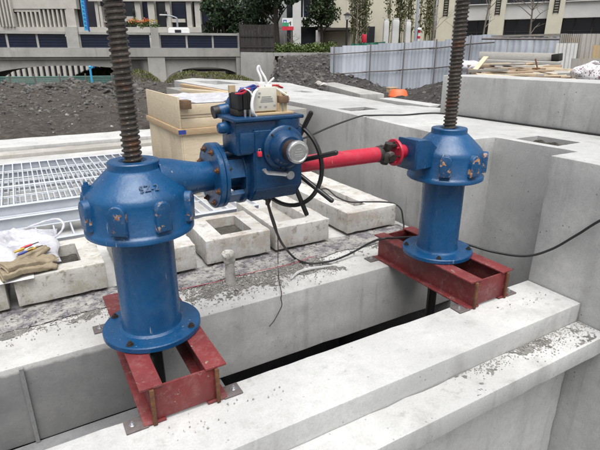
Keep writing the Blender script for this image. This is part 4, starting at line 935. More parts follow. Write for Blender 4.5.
tag(m.build('bank_rubble', M['rock'], sharp=20), 'broken rocks at the foot of the bridge pier', 'rubble', kind='stuff')
# slatted wall and mesh fence seen through the arch
Pq = Plane(W(10, 70, 36), W(140, 70, 36)); o = Pq.pt(0, 0); t = thing('slatted_wall', 'pale slatted wall seen through the left bridge arch', 'wall', o)
ua, ub = Pq.sz(-30, 72)[0], Pq.sz(150, 72)[0]
m = MB(o); Pq.box(m, ua, ub, -.3, 1.5, .15, .3); m.build('dark_backing', M['glass'], t)
mb = MB(o); Pq.box(mb, 0, .2, -.3, 1.5, 0, .148); me = mb.mesh('slat', M['stone'])
n = int((ub - ua) / .42)
for k in range(n): share('slat', me, t, Pq.e * (ua + k * .42))
Pm = Plane(W(0, 80, 21.2), W(140, 80, 22.2)); o = Pm.pt(0, 0); t = thing('mesh_fence', 'thin teal mesh fence on dark posts below the left bridge arch', 'fence', o)
ua, ub = Pm.sz(-20, 80)[0], Pm.sz(140, 80)[0]; zm0, zm1 = .15, Pm.sz(60, 76.5)[1]
for k in range(14):
    z = zm0 + (zm1 - zm0) * k / 13; m = MB(o); m.cyl(Pm.pt(ua, z), Pm.pt(ub, z), .009 if k < 13 else .018, n=5); m.build('mesh_wire', M['teal'], t)
m = MB(o)
for k in range(int((ub - ua) / .07)): m.cyl(Pm.pt(ua + k * .07, zm0), Pm.pt(ua + k * .07, zm1), .006, n=3)
mw = m.build('mesh_wires', M['teal'], t); mw['kind'] = 'stuff'
for x in (-10, 10, 35, 60, 86, 112, 137): m = MB(o); u = Pm.sz(x, 80)[0]; m.cyl(Pm.pt(u, -.1), Pm.pt(u, zm1 + .12), .03, n=8); m.build('fence_post', M['pole'], t)
o = W(92, 82, 21); o.z = 0; m = MB(o); m.cyl(o, o + UPZ * 1.0, .045, n=10); m.lathe([(0, 0), (.07, 0), (.05, .05), (0, .06)], o + UPZ * 1.0, n=10); tag(m.build('marker_pole', M['cyan']), 'blue marker pole standing under the left arch', 'pole')

# ------------------------------------------------------------------ far left building with fins
F = Plane(W(0, 20, 45), W(210, 20, 45)); o = F.pt(0, 0)
lb = thing('office_building', 'pale stone building with tall fins behind the bridge', 'building', o)
def lp(x0, y0, x1, y1, d0, d1, nm, mat, par=None): m = MB(o); F.pbox(m, x0, y0, x1, y1, d0, d1); return m.build(nm, mat, par or lb)
lp(-60, -70, 226, 60, .9, 8, 'dark_facade', M['glass'])
lp(-60, -14, 74, 8.5, .25, .898, 'upper_wall', M['stone']); lp(-60, -60, 74, -14.2, .35, .898, 'upper_wall', M['stone'])
lp(66, 8.6, 74, 27, .25, .898, 'wall_pier', M['stone']); lp(-60, 27, 226, 32.5, .1, .898, 'base_course', M['stone'])
x = 13.0; k = 0
while x < 66:
    lp(x - .9, 9 + max(0, (40 - x)) * .14, x + .9, 26.8, .3, .896, 'facade_fin', M['stone']); x += 4.2 + .025 * k; k += 1
lp(12, 8.7, 38, 11.5, .32, .897, 'lintel', M['stone'])
for k in range(6): lp(-22 + k * 5.2, -14, -20.2 + k * 5.2, 26.8, .2, .896, 'facade_fin', M['stone'])
for k in range(4): lp(-1 + k * 3.5, -14.3, .6 + k * 3.5, 26.8, -.1, .24, 'facade_fin', M['stone'])
for xa, xb, ya in ((92, 95, -40), (99, 101.5, 6), (106, 109.5, -40), (132.5, 138, -40), (145.5, 152, -40), (163.5, 168, -40), (184.5, 189.5, -40), (193, 198.5, -40), (207, 209, -40), (213.5, 218, -40)):
    lp(xa, ya, xb, 27, .2, .896, 'facade_fin', M['stone'])
lp(88, -2, 226, 1.2, .0, .18, 'floor_band', M['stone']); lp(88, -45, 226, -38, .0, .18, 'floor_band', M['stone'])
lp(95.2, 19, 106, 22, .4, .89, 'window_sill', M['stone']); lp(168, 18.5, 184, 22, .4, .89, 'window_sill', M['stone']); lp(109.8, 16, 132, 21, .4, .89, 'window_sill', M['stone'])
for x, yy in ((133.5, 12), (165.5, 14.5)): m = MB(o); u, z = F.sz(x, yy); m.lathe([(0, -.28), (.1, -.26), (.13, -.1), (.13, .15), (.1, .25), (0, .27)], F.pt(u, z, .05), n=12); m.build('wall_lamp', M['black_paint'], lb)
random.seed(5)
for (x, y, xx, yy) in ((115, 23, 128, 26), (138.5, 2, 145, 20), (169, 3, 183, 17), (199, 3, 206, 24)): lp(x, y, xx, yy, .86, .895, 'window_pane', M['glass_blue'])
# street lamp, signs, flowers, van between bridge and building
def post(name, x, yb, yt, D, r, mat, label, cat, arm=None, head=None):
    p = W(x, yb, D); q = W(x, yt, D); p0 = Vector((p.x, p.y, min(p.z, 0) - .1)); t = thing(name, label, cat, p0)
    m = MB(p0); m.tube([p0, Vector((p.x, p.y, q.z))], [r * 1.2, r], 10); m.build('post', mat, t)
    return t, Vector((p.x, p.y, q.z)), p0
t, top, p0 = post('street_lamp', 178, 32, 18, 38, .07, M['galvpole'], 'thin grey street lamp with a side arm behind the bridge railing', 'street lamp')
m = MB(p0); m.tube(spline([top, top + RT * -.35 + UPZ * .12, top - RT * .85 + UPZ * .2]), .045, 8); m.build('lamp_arm', M['galvpole'], t)
m = MB(p0); m.box((-.25, -.1, -.05), (.25, .1, .05), .02, Matrix.Translation(top - RT * 1.0 + UPZ * .2)); m.build('lamp_head', M['pale'], t)
S = Plane(W(82, 14, 34), W(88, 14, 34)); o = S.pt(0, 0); t = thing('banner_sign', 'tall cyan and blue vertical banner sign left of the threaded stem', 'sign', o)
ua, ub = S.sz(82.3, 15)[0], S.sz(87.2, 15)[0]; zt_ = S.sz(84, -12)[1]
m = MB(o); S.box(m, ua, ub - .09, 0, zt_, 0, .1); m.build('banner_face', M['cyan'], t); m = MB(o); S.box(m, ub - .088, ub, 0, zt_, .01, .1); m.build('banner_edge', M['bluesign'], t)
for k in range(10):
    z = S.sz(84, 27 - 4 * k)[1]; m = MB(o); S.box(m, ua + .07, ua + .2, z, z + .03, -.012, -.001); S.box(m, ua + .07, ua + .1, z - .07, z - .002, -.012, -.001); S.box(m, ua + .14, ua + .2, z - .1, z - .05, -.012, -.001); m.build('banner_character', M['bluesign'], t)
m = MB(o); S.box(m, ua + .1, ub - .1, -.1, 0, .02, .08); m.build('banner_foot', M['pole'], t)
fl = P.pt(P.sz(128, 24)[0], 0, 1.5); fl2 = P.pt(P.sz(157, 24)[0], 0, 1.5)
t = thing('flower_planter', 'planter of yellow and orange flowers on the bridge just right of the left stem', 'planter', fl)
zf = P.sz(140, 23)[1] + .12
m = MB(fl); m.beam(fl + UPZ * (zt + .25), fl2 + UPZ * (zt + .25), .35, .5, 0, .02); m.build('trough', M['conc_old'], t)
m = MB(fl); leaves(m, [(fl.lerp(fl2, k / 14) + UPZ * (zf - .1 + random.uniform(-.1, .05)), .14) for k in range(15)], 500, .05); m.build('leaf', M['hedge'], t)
for nm, mt in (('yellow_flower', 'yellow'), ('orange_flower', 'orange')):
    m = MB(fl); leaves(m, [(fl.lerp(fl2, random.random() if mt == 'orange' else k / 14) + UPZ * (zf + random.uniform(-.02, .12)), .11) for k in range(15)], 230, .035); m.build(nm, M[mt], t)
vn = P.pt(P.sz(182, 32)[0], zt, 4.0); t = thing('parked_van', 'white van whose roof shows above the bridge railing', 'van', vn)
e, nn = P.e, P.n
def vb(u0, u1, d0, d1, z0, z1, nm, mat, par=None): m = MB(vn); m.prism([vn + e * u0 + nn * d0 + UPZ * z0, vn + e * u1 + nn * d0 + UPZ * z0, vn + e * u1 + nn * d1 + UPZ * z0, vn + e * u0 + nn * d1 + UPZ * z0], UPZ * (z1 - z0)); bmesh.ops.bevel(m.bm, geom=list(m.bm.edges), offset=.05, segments=2, affect='EDGES'); return m.build(nm, mat, par or t)
vb(-.9, 1.4, 0, 1.5, .25, .75, 'body', M['white']); cab = vb(-.55, .62, .08, 1.42, .74, 1.13, 'cabin', M['white']); vb(-.25, .2, .05, 1.45, .8, 1.05, 'window', M['glass'], cab)
for u in (-.5, .9):
    m = MB(vn); c = vn + e * u + UPZ * .26 + nn * .02; m.lathe([(0, 0), (.25, 0), (.26, .05), (.26, .16), (0, .16)], c, nn, 16); m.build('wheel', M['black'], t)

# ------------------------------------------------------------------ trees
def tree(name, base, h, r, crown, n, size, mat, label, bark='bark', limbs=7, spread=.5, group=None, cat='tree'):
    base = Vector(base); t = thing(name, label, cat, base, group); m = MB(base); tips = []
    top = base + Vector((random.uniform(-.2, .2), random.uniform(-.2, .2), h))
    tr = spline([base, base.lerp(top, .35) + Vector((random.uniform(-.1, .1), random.uniform(-.1, .1), 0)), base.lerp(top, .7) + Vector((random.uniform(-.15, .15), 0, 0)), top], 5)
    m.tube(tr, [r * (1 - .75 * i / (len(tr) - 1)) for i in range(len(tr))], 8)
    for k in range(limbs):
        f = random.uniform(.35, .95); p = tr[int(f * (len(tr) - 1))]; a = 2.4 * k; d = Vector((math.cos(a), math.sin(a), random.uniform(.4, 1.0))).normalized()
        L_ = h * spread * random.uniform(.5, .9) * (1.2 - f * .5); q = p + d * L_; mid = p.lerp(q, .5) + UPZ * L_ * .08
        m.tube([p, mid, q], [r * .35, r * .22, r * .08], 6); tips.append(q); tips.append(mid)
        for j in range(2):
            d2 = (d + Vector((random.gauss(0, .6), random.gauss(0, .6), random.gauss(0, .4)))).normalized(); q2 = mid + d2 * L_ * .5; m.tube([mid, q2], [r * .16, r * .05], 5); tips.append(q2)
            if n == 0:
                for jj in range(2):
                    d3 = (d2 + Vector((random.gauss(0, .6), random.gauss(0, .6), random.gauss(0, .4)))).normalized(); m.tube([mid.lerp(q2, .6), mid.lerp(q2, .6) + d3 * L_ * .35], [r * .1, r * .04], 4)
    m.build('trunk', M[bark], t)
    if n:
        m = MB(base); cs = [(Vector(c), rr) for c, rr in crown]; leaves(m, cs, n, size); m.build('crown', M[mat], t)
    return t
def blob(c, rx, rz, k, r): 
    return [(c + Vector((random.gauss(0, .45) * rx, random.gauss(0, .45) * rx, random.gauss(0, .45) * rz)), r * random.uniform(.6, 1.2)) for _ in range(k)]
def G(x, D, z=0): p = W(x, 50, D); p.z = z; return p
c = W(227, 10, 31); tree('dark_tree', G(226, 31), 4.6, .14, blob(c, 1.5, 1.5, 26, .55) + blob(W(214, 20, 31), .7, .8, 8, .35), 5200, .10, 'leaf', 'dark evergreen tree behind the lower board fence')
c = W(262, 3, 30); tree('dark_tree', G(262, 31), 5.4, .12, blob(c, 1.6, 1.0, 22, .5) + blob(W(252, 20, 31), .8, .6, 8, .35), 4600, .10, 'leaf', 'dark leafy tree directly above the tall board fence')
c = W(281, 0, 28.5); tree('dark_tree', G(278, 28.5, 1.2), 4.4, .20, blob(c + UPZ * .5, 1.1, .7, 16, .45), 3200, .10, 'leaf', 'thick trunked tree just left of the green and red sign')
c = W(321, 8, 29.5); tree('round_tree', G(320, 29.5, 1.2), 3.4, .12, blob(c, 1.1, 1.0, 26, .48), 5600, .085, 'leaf2', 'round bushy tree in front of the shaded entrance')
c = W(296, 42, 28.2); tree('bare_shrub', G(291, 28, 1.3), 1.1, .035, [], 0, .05, 'leaf', 'thin bare shrub below the green and red sign', 'barkpale', 8, .8, cat='shrub')
for x, D, h, z, lab in ((431, 30, 5.0, 1, 'bare pale tree right of the grey pole'), (483, 27, 4.2, 1, 'slim bare tree against the cream building left of its first wide window'), (527, 24, 3.8, 1, 'bare forked tree in front of the cream pier at upper right'), (358, 31, 3.4, 1, 'small bare sapling by the pale round wall')):
    tree('bare_tree', G(x, D, z), h, .06, [], 0, .05, 'leaf', lab, 'barkpale', 10, .42, 'leafless young trees')
def bamboo(x0, x1, D, h, n, label, z0=1.0):
    b = G((x0 + x1) / 2, D, z0); t = thing('bamboo_clump', label, 'bamboo', b, 'tall bamboo by the pale wall'); m = MB(b); lf = MB(b)
    for k in range(n):
        p = G(random.uniform(x0, x1), D + random.uniform(-.5, .5), z0); q = p + Vector((random.gauss(0, .25), random.gauss(0, .25), h * random.uniform(.8, 1.1))); mid = p.lerp(q, .5) + Vector((random.gauss(0, .08), 0, 0)); m.tube([p, mid, q], [.025, .02, .008], 5)
        leaves(lf, [(p.lerp(q, f), .28) for f in (.45, .6, .7, .8, .9, 1)], 90, .075, 1.4)
    m.build('stalks', M['bamboo'], t)['kind'] = 'stuff'; lf.build('foliage', M['bamboo'], t)
bamboo(352, 365, 32, 4.8, 26, 'brownish bamboo clump against the left of the pale round wall')
bamboo(386, 412, 33, 5.0, 26, 'dark bamboo clump behind the three stone pillars')
bamboo(414, 432, 34, 5.0, 14, 'sparse bamboo clump right of the grey pole')

# ------------------------------------------------------------------ middle buildings
Q = Plane(W(285, 20, 36), W(352, 20, 36)); o = Q.pt(0, 0); t = thing('villa', 'pale villa with blue windows and a dark flat canopy behind the round tree', 'building', o)
def qp(x0, y0, x1, y1, d0, d1, nm, mat, par=None): m = MB(o); Q.pbox(m, x0, y0, x1, y1, d0, d1); return m.build(nm, mat, par or t)
qp(286, -60, 358, 62, 1.5, 8, 'dark_interior', M['glass'])
qp(292, 16.5, 343, 26, .8, 1.49, 'spandrel', M['pale']); qp(292, -12, 343, -6, .8, 1.49, 'spandrel', M['pale'])
for xa, xb in ((292.5, 301), (341, 347)): qp(xa, -60, xb, 62, .5, 1.48, 'column', M['pale'])
qp(316, 30, 321, 62, .3, 1.2, 'column', M['pale']); qp(347.2, -60, 351.5, 62, .2, 1.48, 'column', M['cream'])
for xa in (303, 311, 319, 327, 335): qp(xa, -5.8, xa + .8, 16.3, 1.2, 1.49, 'window_mullion', M['pale'])
for xa in (301.5, 311.5, 320, 328, 336): qp(xa, -5.6, xa + 7, 16.2, 1.42, 1.495, 'window_pane', M['glass_blue'])
qp(318, 28.5, 353, 31, -1.2, 1.49, 'canopy', M['darkboard'])
for k, xa in enumerate((322, 328, 334)): qp(xa, 31.2, xa + .8, 62, 1.0, 1.48, 'door_frame', M['darkboard'])
# round pale wall
b = W(375, 40, 36); b.z = 0; c0 = b + HD * 5; m = MB(b)
pts = []; rr = 5.2
for k in range(25):
    a = math.atan2(-HD.y, -HD.x) + R_(-75 + 150 * k / 24); pts.append((c0.x + rr * math.cos(a), c0.y + rr * math.sin(a), 0))
inner = [(c0.x + (rr - .4) * math.cos(a), c0.y + (rr - .4) * math.sin(a), 0) for a in (math.atan2(-HD.y, -HD.x) + R_(75 - 150 * k / 24) for k in range(25))]
m.prism(pts + inner, (0, 0, 9)); rt = tag(m.build('round_tower', M['cream']), 'smooth pale round tower wall behind the hoarding', 'building')
wq = Plane(W(367, 34, 35.3), W(374, 34, 35.3)); m = MB(b); wq.pbox(m, 366.8, 26.5, 374.5, 50, 0, .5); wd = m.build('window_frame', M['glass'], rt); m = MB(b); wq.pbox(m, 370.3, 27, 371, 50, -.05, -.001); m.build('window_mullion', M['darkboard'], wd)
for k, (xa, xb, yt, lab) in enumerate(((384, 389, 18.5, 'leftmost of the three pale stone pillars above the hoarding'), (392.5, 399, 18, 'middle and widest of the three pale stone pillars above the hoarding'), (406, 411, 19.5, 'rightmost of the three pale stone pillars, next to the grey pole'))):
    a = Plane(W(xa, 30, 28), W(xb, 30, 28)); o = a.pt(0, 0); t = thing('stone_pillar', lab, 'pillar', o, 'pale stone pillars'); ua, ub = a.sz(xa, 30)[0], a.sz(xb, 30)[0]; zt_ = a.sz(xa, yt)[1]
    m = MB(o); a.box(m, ua, ub, 0, zt_ - .12, 0, .4); conc_solid(m, .015, .3, .03, k); m.build('shaft', M['pale'], t); m = MB(o); a.box(m, ua + .04, ub - .04, zt_ - .119, zt_, .03, .37); m.build('cap', M['pale'], t)
t, top, p0 = post('lamp_post', 346.3, 47, 20, 25.5, .045, M['black_paint'], 'black garden lamp post with a lantern head in front of the villa', 'lamp post')
m = MB(p0); m.lathe([(0, 0), (.05, 0), (.09, .02), (.13, .22), (0, .22)], top, n=8); m.build('lantern', M['white'], t)
m = MB(p0); m.lathe([(0, .1), (.03, .09), (.2, .0), (.2, -.02), (0, -.02)], top + UPZ * .24, n=12); m.build('lamp_hood', M['black_paint'], t)
t, top, p0 = post('steel_pole', 415, 44, -25, 24, .06, M['galvpole'], 'tall grey blue steel pole rising behind the hoarding', 'pole')
m = MB(p0); m.lathe([(0, 0), (.09, 0), (.09, .04), (0, .06)], top, n=12); m.build('pole_cap', M['galvpole'], t)
t, top, p0 = post('warning_post', 418.3, 42, 30, 24.5, .06, M['white'], 'short red and white post beside the grey blue pole', 'post')
for k in (0, 1): m = MB(p0); m.cyl(top - UPZ * (.12 + .25 * k), top - UPZ * (.02 + .25 * k), .075, n=12); m.build('red_band', M['signred'], t)
m = MB(p0); m.lathe([(0, 0), (.12, 0), (.12, .05), (.06, .1), (0, .11)], top, n=12); m.build('post_cap', M['white'], t)
# small person like red thing left out: only a red reflector box at the tower foot
o = W(364, 38, 30); t = thing('red_box', 'small red box on a thin post in front of the round wall', 'box', Vector((o.x, o.y, .5))); m = MB(t.location); m.box((-.12, -.1, -.25), (.12, .1, .2), .02, Matrix.Translation(o)); m.build('casing', M['signred'], t); m = MB(t.location); m.cyl((o.x, o.y, .4), (o.x, o.y, o.z - .25), .03, n=8); m.build('post', M['pole'], t)
# green and red sign
S = Plane(W(282, 24, 27.4), W(295, 24, 27.4)); o = S.pt(0, 0); t = thing('notice_sign', 'small white and green sign with a red band standing behind the hedge', 'sign', o)
def sp(x0, y0, x1, y1, d0, d1, nm, mat): m = MB(o); S.pbox(m, x0, y0, x1, y1, d0, d1); return m.build(nm, mat, t)
sp(282.3, 18, 292.8, 26.4, 0, .05, 'sign_face', M['white']); sp(282.3, 22.6, 288.8, 26.3, -.012, -.001, 'green_field', M['signgreen']); sp(281.8, 26.5, 293.6, 30.2, -.01, .05, 'red_band', M['signred'])
sp(283.3, 19.8, 286.6, 20.5, -.012, -.001, 'sign_mark', M['bluesign']); sp(283.3, 20.6, 284, 22.3, -.012, -.001, 'sign_mark', M['bluesign']); sp(285.9, 20.6, 286.6, 22.3, -.012, -.001, 'sign_mark', M['bluesign']); sp(290, 21.5, 291, 25.4, -.012, -.001, 'sign_mark', M['black']); sp(288.9, 22.4, 289.9, 23.2, -.012, -.001, 'sign_mark', M['black'])
sp(284, 30.4, 284.8, 56, .01, .05, 'sign_leg', M['pole']); sp(291, 30.4, 291.8, 56, .01, .05, 'sign_leg', M['pole'])

# ------------------------------------------------------------------ cream building at right
C_ = Plane(W(436, 20, 38), W(600, 17, 33.5)); o = C_.pt(0, 0); cb = thing('cream_building', 'cream building with wide dark windows behind the hoarding at upper right', 'building', o)
def cp(x0, y0, x1, y1, d0, d1, nm, mat, par=None): m = MB(o); C_.pbox(m, x0, y0, x1, y1, d0, d1); return m.build(nm, mat, par or cb)
uA, uB = C_.sz(434, 20)[0], C_.sz(760, 10)[0]
def cz(y, x=500): return C_.sz(x, y)[1]
def cb_box(u0, u1, z0, z1, d0, d1, nm, mat, par=None): m = MB(o); C_.box(m, u0, u1, z0, z1, d0, d1); return m.build(nm, mat, par or cb)
cb_box(uA, uB, 0, 9.5, 1.0, 9, 'dark_interior', M['glass'])
z_wt, z_st = cz(19.3), cz(3.2)
cb_box(uA, uB, z_wt, z_st, .35, .998, 'spandrel', M['pale']); cb_box(uA, uB, z_st + 1.6, z_st + 3.1, .35, .998, 'spandrel', M['pale']); cb_box(uA, uB, 0, cz(37.5), .35, .998, 'base_wall', M['pale'])
piers = [(437, 453), (489, 504), (546.5, 562.5), (611, 628), (665, 682), (722, 740)]
for i, (xa, xb) in enumerate(piers):
    u0, u1 = C_.sz(xa, 20)[0], C_.sz(xb, 20)[0]; cb_box(u0, u1, 0, 9.5, 0, .99, 'pier', M['cream'])
    if i < 3:
        uc = (u0 + u1) / 2; zc = cz(14)
        m = MB(o)
        for k in range(7): C_.box(m, uc - .12, uc + .12, zc + k * .16, zc + k * .16 + .07, -.04, -.001)
        C_.box(m, uc - .17, uc - .12, zc - .05, zc + 1.15, -.05, -.001); C_.box(m, uc + .12, uc + .17, zc - .05, zc + 1.15, -.05, -.001); m.build('wall_grille', M['black_paint'], cb)
    if i < len(piers) - 1:
        v0 = C_.sz(piers[i + 1][0], 20)[0]
        for lo_, hi_ in ((cz(37.5) + .01, z_wt - .01), (z_st + .01, z_st + 1.59)):
            m = MB(o); C_.box(m, u1 + .02, v0 - .02, lo_, hi_, .90, .985); wn = m.build('window', M['glass'], cb)
            for f in (.0, .28, .66, .985): uu = u1 + .02 + (v0 - u1 - .06) * f; cb_box(uu, uu + .07, lo_, hi_, .82, .899, 'window_mullion', M['darkboard'], wn)
            cb_box(u1 + .03, v0 - .03, lo_ + (hi_ - lo_) * .30, lo_ + (hi_ - lo_) * .30 + .06, .83, .897, 'window_bar', M['darkboard'], wn)
            cb_box(u1 + .02, v0 - .02, lo_ - .06, lo_ + .0, .2, .345, 'window_sill', M['pale'], wn)

# ------------------------------------------------------------------ pale blue hoarding
def corr(pl, u0, u1, z0, z1, d, off, mat, name='corrugated_sheet', parent=None, ribs=4, amp=.03, tilt=0.0):
    m = MB(off); n = ribs * 4; fr, bk = [], []
    for k in range(n + 1):
        u = u0 + (u1 - u0) * k / n; a = amp * (0, 1, 1, 0)[k % 4]; fr.append(pl.pt(u, z0, d - a)); bk.append(pl.pt(u, z0, d - a + .006))
    m.prism(fr + bk[::-1], UPZ * (z1 - z0) + pl.n * tilt); return m.build(name, mat, parent)
hp = [(330, 47.5, 90, 22.0), (366, 45, 89, 21.2), (400, 43.2, 85, 20.4), (432, 40.8, 82, 19.4), (466, 36.5, 79, 18.2), (492, 34.3, 78, 17.2)]
HO = W(330, 90, 22); HO.z = 0
hd_ = thing('site_hoarding', 'long pale blue corrugated hoarding on brown poles across the back of the site', 'hoarding', HO)
for i in range(len(hp) - 1):
    x0, t0, b0, D0 = hp[i]; x1, t1, b1, D1 = hp[i + 1]; pl = Plane(W(x0, 60, D0), W(x1, 60, D1)); n = 3 if i < 4 else 2
    for k in range(n):
        f0, f1 = k / n, (k + 1) / n; ft = (f0 + f1) / 2
        zt0 = pl.sz(x0, t0)[1]; zt1 = pl.sz(x1, t1)[1]; zz = zt0 + (zt1 - zt0) * round(ft * 2) / 2 + random.uniform(-.03, .04)
        corr(pl, pl.len * f0 + .01, pl.len * f1 - .01 + .03, -.25, zz, .012 * (k % 2), HO, M['hoard'], parent=hd_, ribs=3, amp=.016)
    for yy in ((7, 27) if i < 3 else (8, 28)):
        za = pl.sz(x0, t0 + yy)[1]; zb_ = pl.sz(x1, t1 + yy)[1]
        m = MB(HO); m.cyl(pl.pt(-.1, za, -.09), pl.pt(pl.len + .1, zb_, -.09), .022, n=8); m.build('rail_pole', M['pole'], hd_)
    m = MB(HO); m.cyl(pl.pt(.25, -.2, -.14), pl.pt(.25, pl.sz(x0, t0)[1] - .0 + .05, -.14), .022, n=8); m.build('upright_pole', M['pole'], hd_)
# green net strip behind the top
a, b2 = W(349, 45.5, 22.4), W(384, 43, 21.8); m = MB(a); pl = Plane(a, b2); 
m.grid(30, 6, lambda u, v: pl.pt(pl.len * u, a.z + (b2.z - a.z) * u - .3 + .36 * v + .04 * noise.noise(Vector((u * 9, v, 0))), .25 + .05 * noise.noise(Vector((u * 12, v * 3, 4))))); tag(m.build('safety_net', M['green_net']), 'green safety net draped behind the top edge of the hoarding', 'net')
# right hand hoarding section
pl = Plane(W(492, 45, 15.6), W(560, 45, 14.2)); o = pl.pt(0, 0); hs2 = thing('site_hoarding', 'shorter blue grey sheet hoarding behind the timber pile', 'hoarding', o)
n = 5
for k in range(n): corr(pl, pl.len * k / n + .01, pl.len * (k + 1) / n - .012, -.1, pl.sz(520, 37)[1], .02 * (k % 2), o, M['hoard'], parent=hs2, ribs=2, tilt=.15)
m = MB(o); m.cyl(pl.pt(-.3, pl.sz(500, 38.5)[1], -.10), pl.pt(pl.len + .25, pl.sz(560, 39.5)[1], -.10), .03, n=8); m.build('rail_pole', M['pole'], hs2)
m = MB(o); pl.box(m, -.1, pl.len + .05, pl.sz(520, 36.5)[1], pl.sz(520, 34.5)[1], .1, .3); m.build('top_sheet', M['sheet'], hs2)
for k in range(2): m = MB(o); u = .2 + (pl.len - .4) * k; m.cyl(pl.pt(u, -.1, .25), pl.pt(u, pl.sz(520, 37)[1], .25), .035, n=8); m.build('upright_pole', M['pole'], hs2)
# leaning grey sheets
def lsheet(x0, x1, y0, y1, D, mat, label, amp=.032, ribs=6, tilt=.2):
    pl = Plane(W(x0, 50, D), W(x1, 50, D - .1)); o = pl.pt(0, 0); t = thing('roofing_sheet', label, 'sheet', o, 'grey sheets leaning at the right edge')
    n = 2 if x1 - x0 > 14 else 1
    for k in range(n): corr(pl, pl.len * k / n + .005, pl.len * (k + 1) / n - .005, 0.3, pl.sz((x0 + x1) / 2, y0)[1], .01 * k, o, M[mat], parent=t, ribs=ribs, amp=amp, tilt=tilt)
    return t
lsheet(560, 584, 33.6, 60, 13.4, 'sheet', 'grey weathered sheet leaning behind the curved one'); lsheet(556.5, 580, 43, 66, 12.4, 'pale', 'pale curved corrugated sheet leaning left of the ochre one', .03, 3); lsheet(582, 640, 33.4, 60, 12.9, 'sheet', 'tall grey board sheet at the right edge of the picture')
lsheet(596, 640, 45, 57, 12.2, 'orange_sheet', 'ochre stained board at the right edge of the picture', .01); lsheet(577, 640, 58.5, 70, 11.6, 'sheet', 'low grey board sheet behind the patterned sack', .01)

# ------------------------------------------------------------------ timber pile
random.seed(21)
G_ = 'planks in the timber pile behind the parapet'
def plank(x0, y0, x1, y1, D0, D1, wd, h, mat, lab):
    a, b = W(x0, y0, D0), W(x1, y1, D1); m = MB(a); m.beam(a, b, wd, h, random.uniform(-.15, .15), .004); tag(m.build('plank', M[mat], loc=a), lab, 'plank', G_)
plank(479, 55.5, 557, 57.5, 12.2, 11.6, .10, .17, 'plank_grey', 'thickest weathered grey beam lying along the back of the pile')
plank(484, 61.5, 560, 64, 11.6, 11.2, .14, .09, 'plank_grey', 'pale grey beam just in front of the thickest beam')
plank(475, 70, 486, 57, 10.0, 10.6, .10, .03, 'ply', 'short pale board leaning steeply at the left of the pile')
plank(507, 66.5, 535, 63.2, 10.8, 11.4, .12, .03, 'batten', 'short brown board leaning up on the middle of the pile')
plank(555, 58, 559, 57, 11.4, 11.6, .16, .16, 'black', 'dark stub end at the right end of the thickest beam')
labs = ['brown', 'grey', 'pale']; ORD = ['leftmost', 'second', 'third', 'fourth', 'fifth', 'sixth', 'seventh', 'eighth', 'ninth', 'tenth', 'eleventh', 'twelfth', 'thirteenth', 'fourteenth', 'fifteenth', 'sixteenth', 'seventeenth', 'eighteenth', 'nineteenth', 'twentieth']
rows = []
ORD += ['twenty-%s' % q for q in ('first', 'second', 'third', 'fourth', 'fifth', 'sixth', 'seventh', 'eighth', 'ninth')] + ['thirtieth'] + ['thirty-%s' % q for q in ('first', 'second', 'third', 'fourth', 'fifth', 'sixth')]
for k in range(62):
    x0 = random.uniform(466, 540); ln = random.uniform(28, 62); y0 = random.uniform(63.5, 80) + (x0 - 466) * .05; D = 11.0 - (y0 - 64) * .12 + random.uniform(-.2, .2)
    kind = random.choice((0, 0, 1, 1, 2)); rows.append((x0, kind, (x0, y0, min(588, x0 + ln), y0 + random.uniform(-2.5, 3.5), D, D - random.uniform(-.2, .6), random.uniform(.07, .14), random.uniform(.025, .06), ('plank', 'plank_grey', 'ply')[kind])))
rows.sort(key=lambda q: q[0]); cnt = [0, 0, 0]
for x0, kind, args in rows:
    plank(*args, labs[kind] + ' loose plank whose left end comes ' + ORD[cnt[kind]] + ('' if cnt[kind] == 0 else ' from the left') + ' among the pile\'s ' + labs[kind] + ' planks'); cnt[kind] += 1
a, b = W(537.5, 78, 10), W(535.5, 59, 10.2); m = MB(a); m.tube([a, a.lerp(b, .5) + RT * .02, b], .016, 8); m.tube([a.lerp(b, .5) - RT * .09, a.lerp(b, .5) + RT * .07], .012, 6); tag(m.build('rebar', M['rust']), 'dark upright rebar stake in front of the timber pile', 'rebar')
# patterned sack
c = W(591, 77, 8.6); m = MB(c); bmesh.ops.create_icosphere(m.bm, subdivisions=4, radius=1, matrix=Matrix.Translation(c) @ Matrix.Rotation(-YAW, 4, 'Z') @ Matrix.Diagonal((.34, .3, .22, 1)))
for v in m.bm.verts: v.co += (v.co - c).normalized() * noise.fractal(v.co * 5, 1, 2, 4) * .06
sk = tag(m.build('sack', M['sack'], sharp=80), 'white speckled sack lying at the right end of the timber pile', 'sack')
m = MB(c); m.tube(spline([c + RT * -.1 + UPZ * .2, c + UPZ * .25, c + RT * .15 + UPZ * .21]), .02, 8); m.build('tied_neck', M['sack'], sk)
c = W(466, 66, 11); m = MB(c); bmesh.ops.create_icosphere(m.bm, subdivisions=3, radius=1, matrix=Matrix.Translation(c) @ Matrix.Diagonal((.35, .3, .12, 1)))
m.jitter(.1, 5); tag(m.build('plastic_sheeting', M['bag'], sharp=60), 'crumpled white sheeting at the left end of the timber pile', 'sheeting')

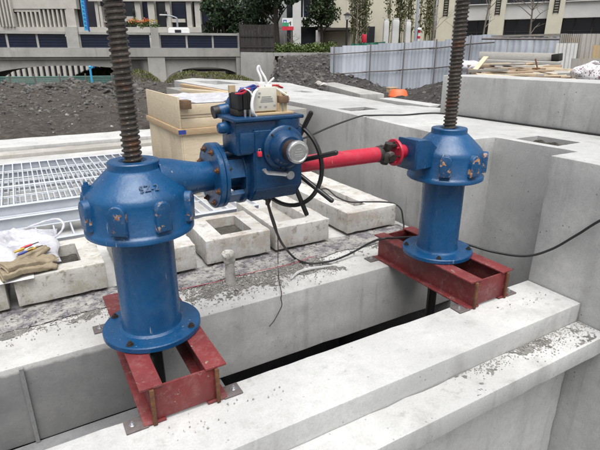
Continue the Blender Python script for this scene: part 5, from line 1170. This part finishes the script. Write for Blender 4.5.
# ------------------------------------------------------------------ low beam, manhole and orange cap behind the wall
def gbeam(pts, wd, h, mat, label, nm='concrete_edging', cat='edging'):
    m = MB(pts[0])
    for a, b in zip(pts, pts[1:]): m.beam(a, b, wd, h, 0, .015)
    m.jitter(.01, 3); return tag(m.build(nm, M[mat], loc=pts[0]), label, cat)
def gp(x, y, z=0): return onz(x, y, z)
gbeam([gp(317, 84.5, .2), gp(372, 101, .2)], .75, .4, 'conc_grey', 'low concrete edging beam beyond the pale wall')
gbeam([gp(384, 103, .12), gp(436, 111, .12)], .5, .3, 'conc', 'pale concrete kerb running up to the parapet end')
for k, (x, y, r) in enumerate(((318, 84, .16), (324, 85, .12))):
    p = gp(x, y, .42); m = MB(p); bmesh.ops.create_icosphere(m.bm, subdivisions=2, radius=r, matrix=Matrix.Translation(p) @ Matrix.Diagonal((1.2, 1, .6, 1))); m.jitter(.06, 6, k); tag(m.build('stone', M['conc_dirty']), ('larger' if k == 0 else 'smaller') + ' loose stone at the far end of the edging beam', 'stone')
p = gp(397, 100, .1); t = thing('manhole_slab', 'pale square slab with a dark round cover behind the wall', 'slab', (p.x, p.y, 0))
m = MB((p.x, p.y, 0)); m.box((p.x - .95, p.y - .8, -.05), (p.x + .95, p.y + .9, .16), .02); m.build('slab_top', M['conc'], t)
m = MB((p.x, p.y, 0)); m.lathe([(0, 0), (.55, 0), (.57, .02), (.55, .04), (0, .045)], (p.x + .05, p.y - .1, .161), n=32); m.build('round_cover', M['iron'], t)
q = gp(398, 97.5, .2); t = thing('orange_cap', 'bright orange ribbed cap sitting on the manhole slab', 'cap', (q.x, q.y, .207))
m = MB((q.x, q.y, .207)); m.lathe([(0, 0), (.30, 0), (.32, .03), (.26, .20), (.22, .24), (0, .25)], (q.x, q.y, .207), n=24); m.build('cap_dome', M['orange'], t); m = MB((q.x, q.y, .207)); m.box((q.x - .36, q.y - .06, .207), (q.x + .36, q.y + .06, .29), .01); m.build('cap_lug', M['orange'], t)
q = gp(391.5, 95.5, .2); m = MB((q.x, q.y, .16)); m.box((q.x - .16, q.y - .1, .16), (q.x + .16, q.y + .1, .21), .008); m.box((q.x - .16, q.y - .1, .21), (q.x - .1, q.y + .1, .42), .008); m.box((q.x + .1, q.y - .1, .21), (q.x + .16, q.y + .1, .42), .008); m.box((q.x - .17, q.y - .1, .421), (q.x + .17, q.y + .1, .47), .008); tag(m.build('open_box', M['batten']), 'small open wooden box beside the orange cap', 'box')
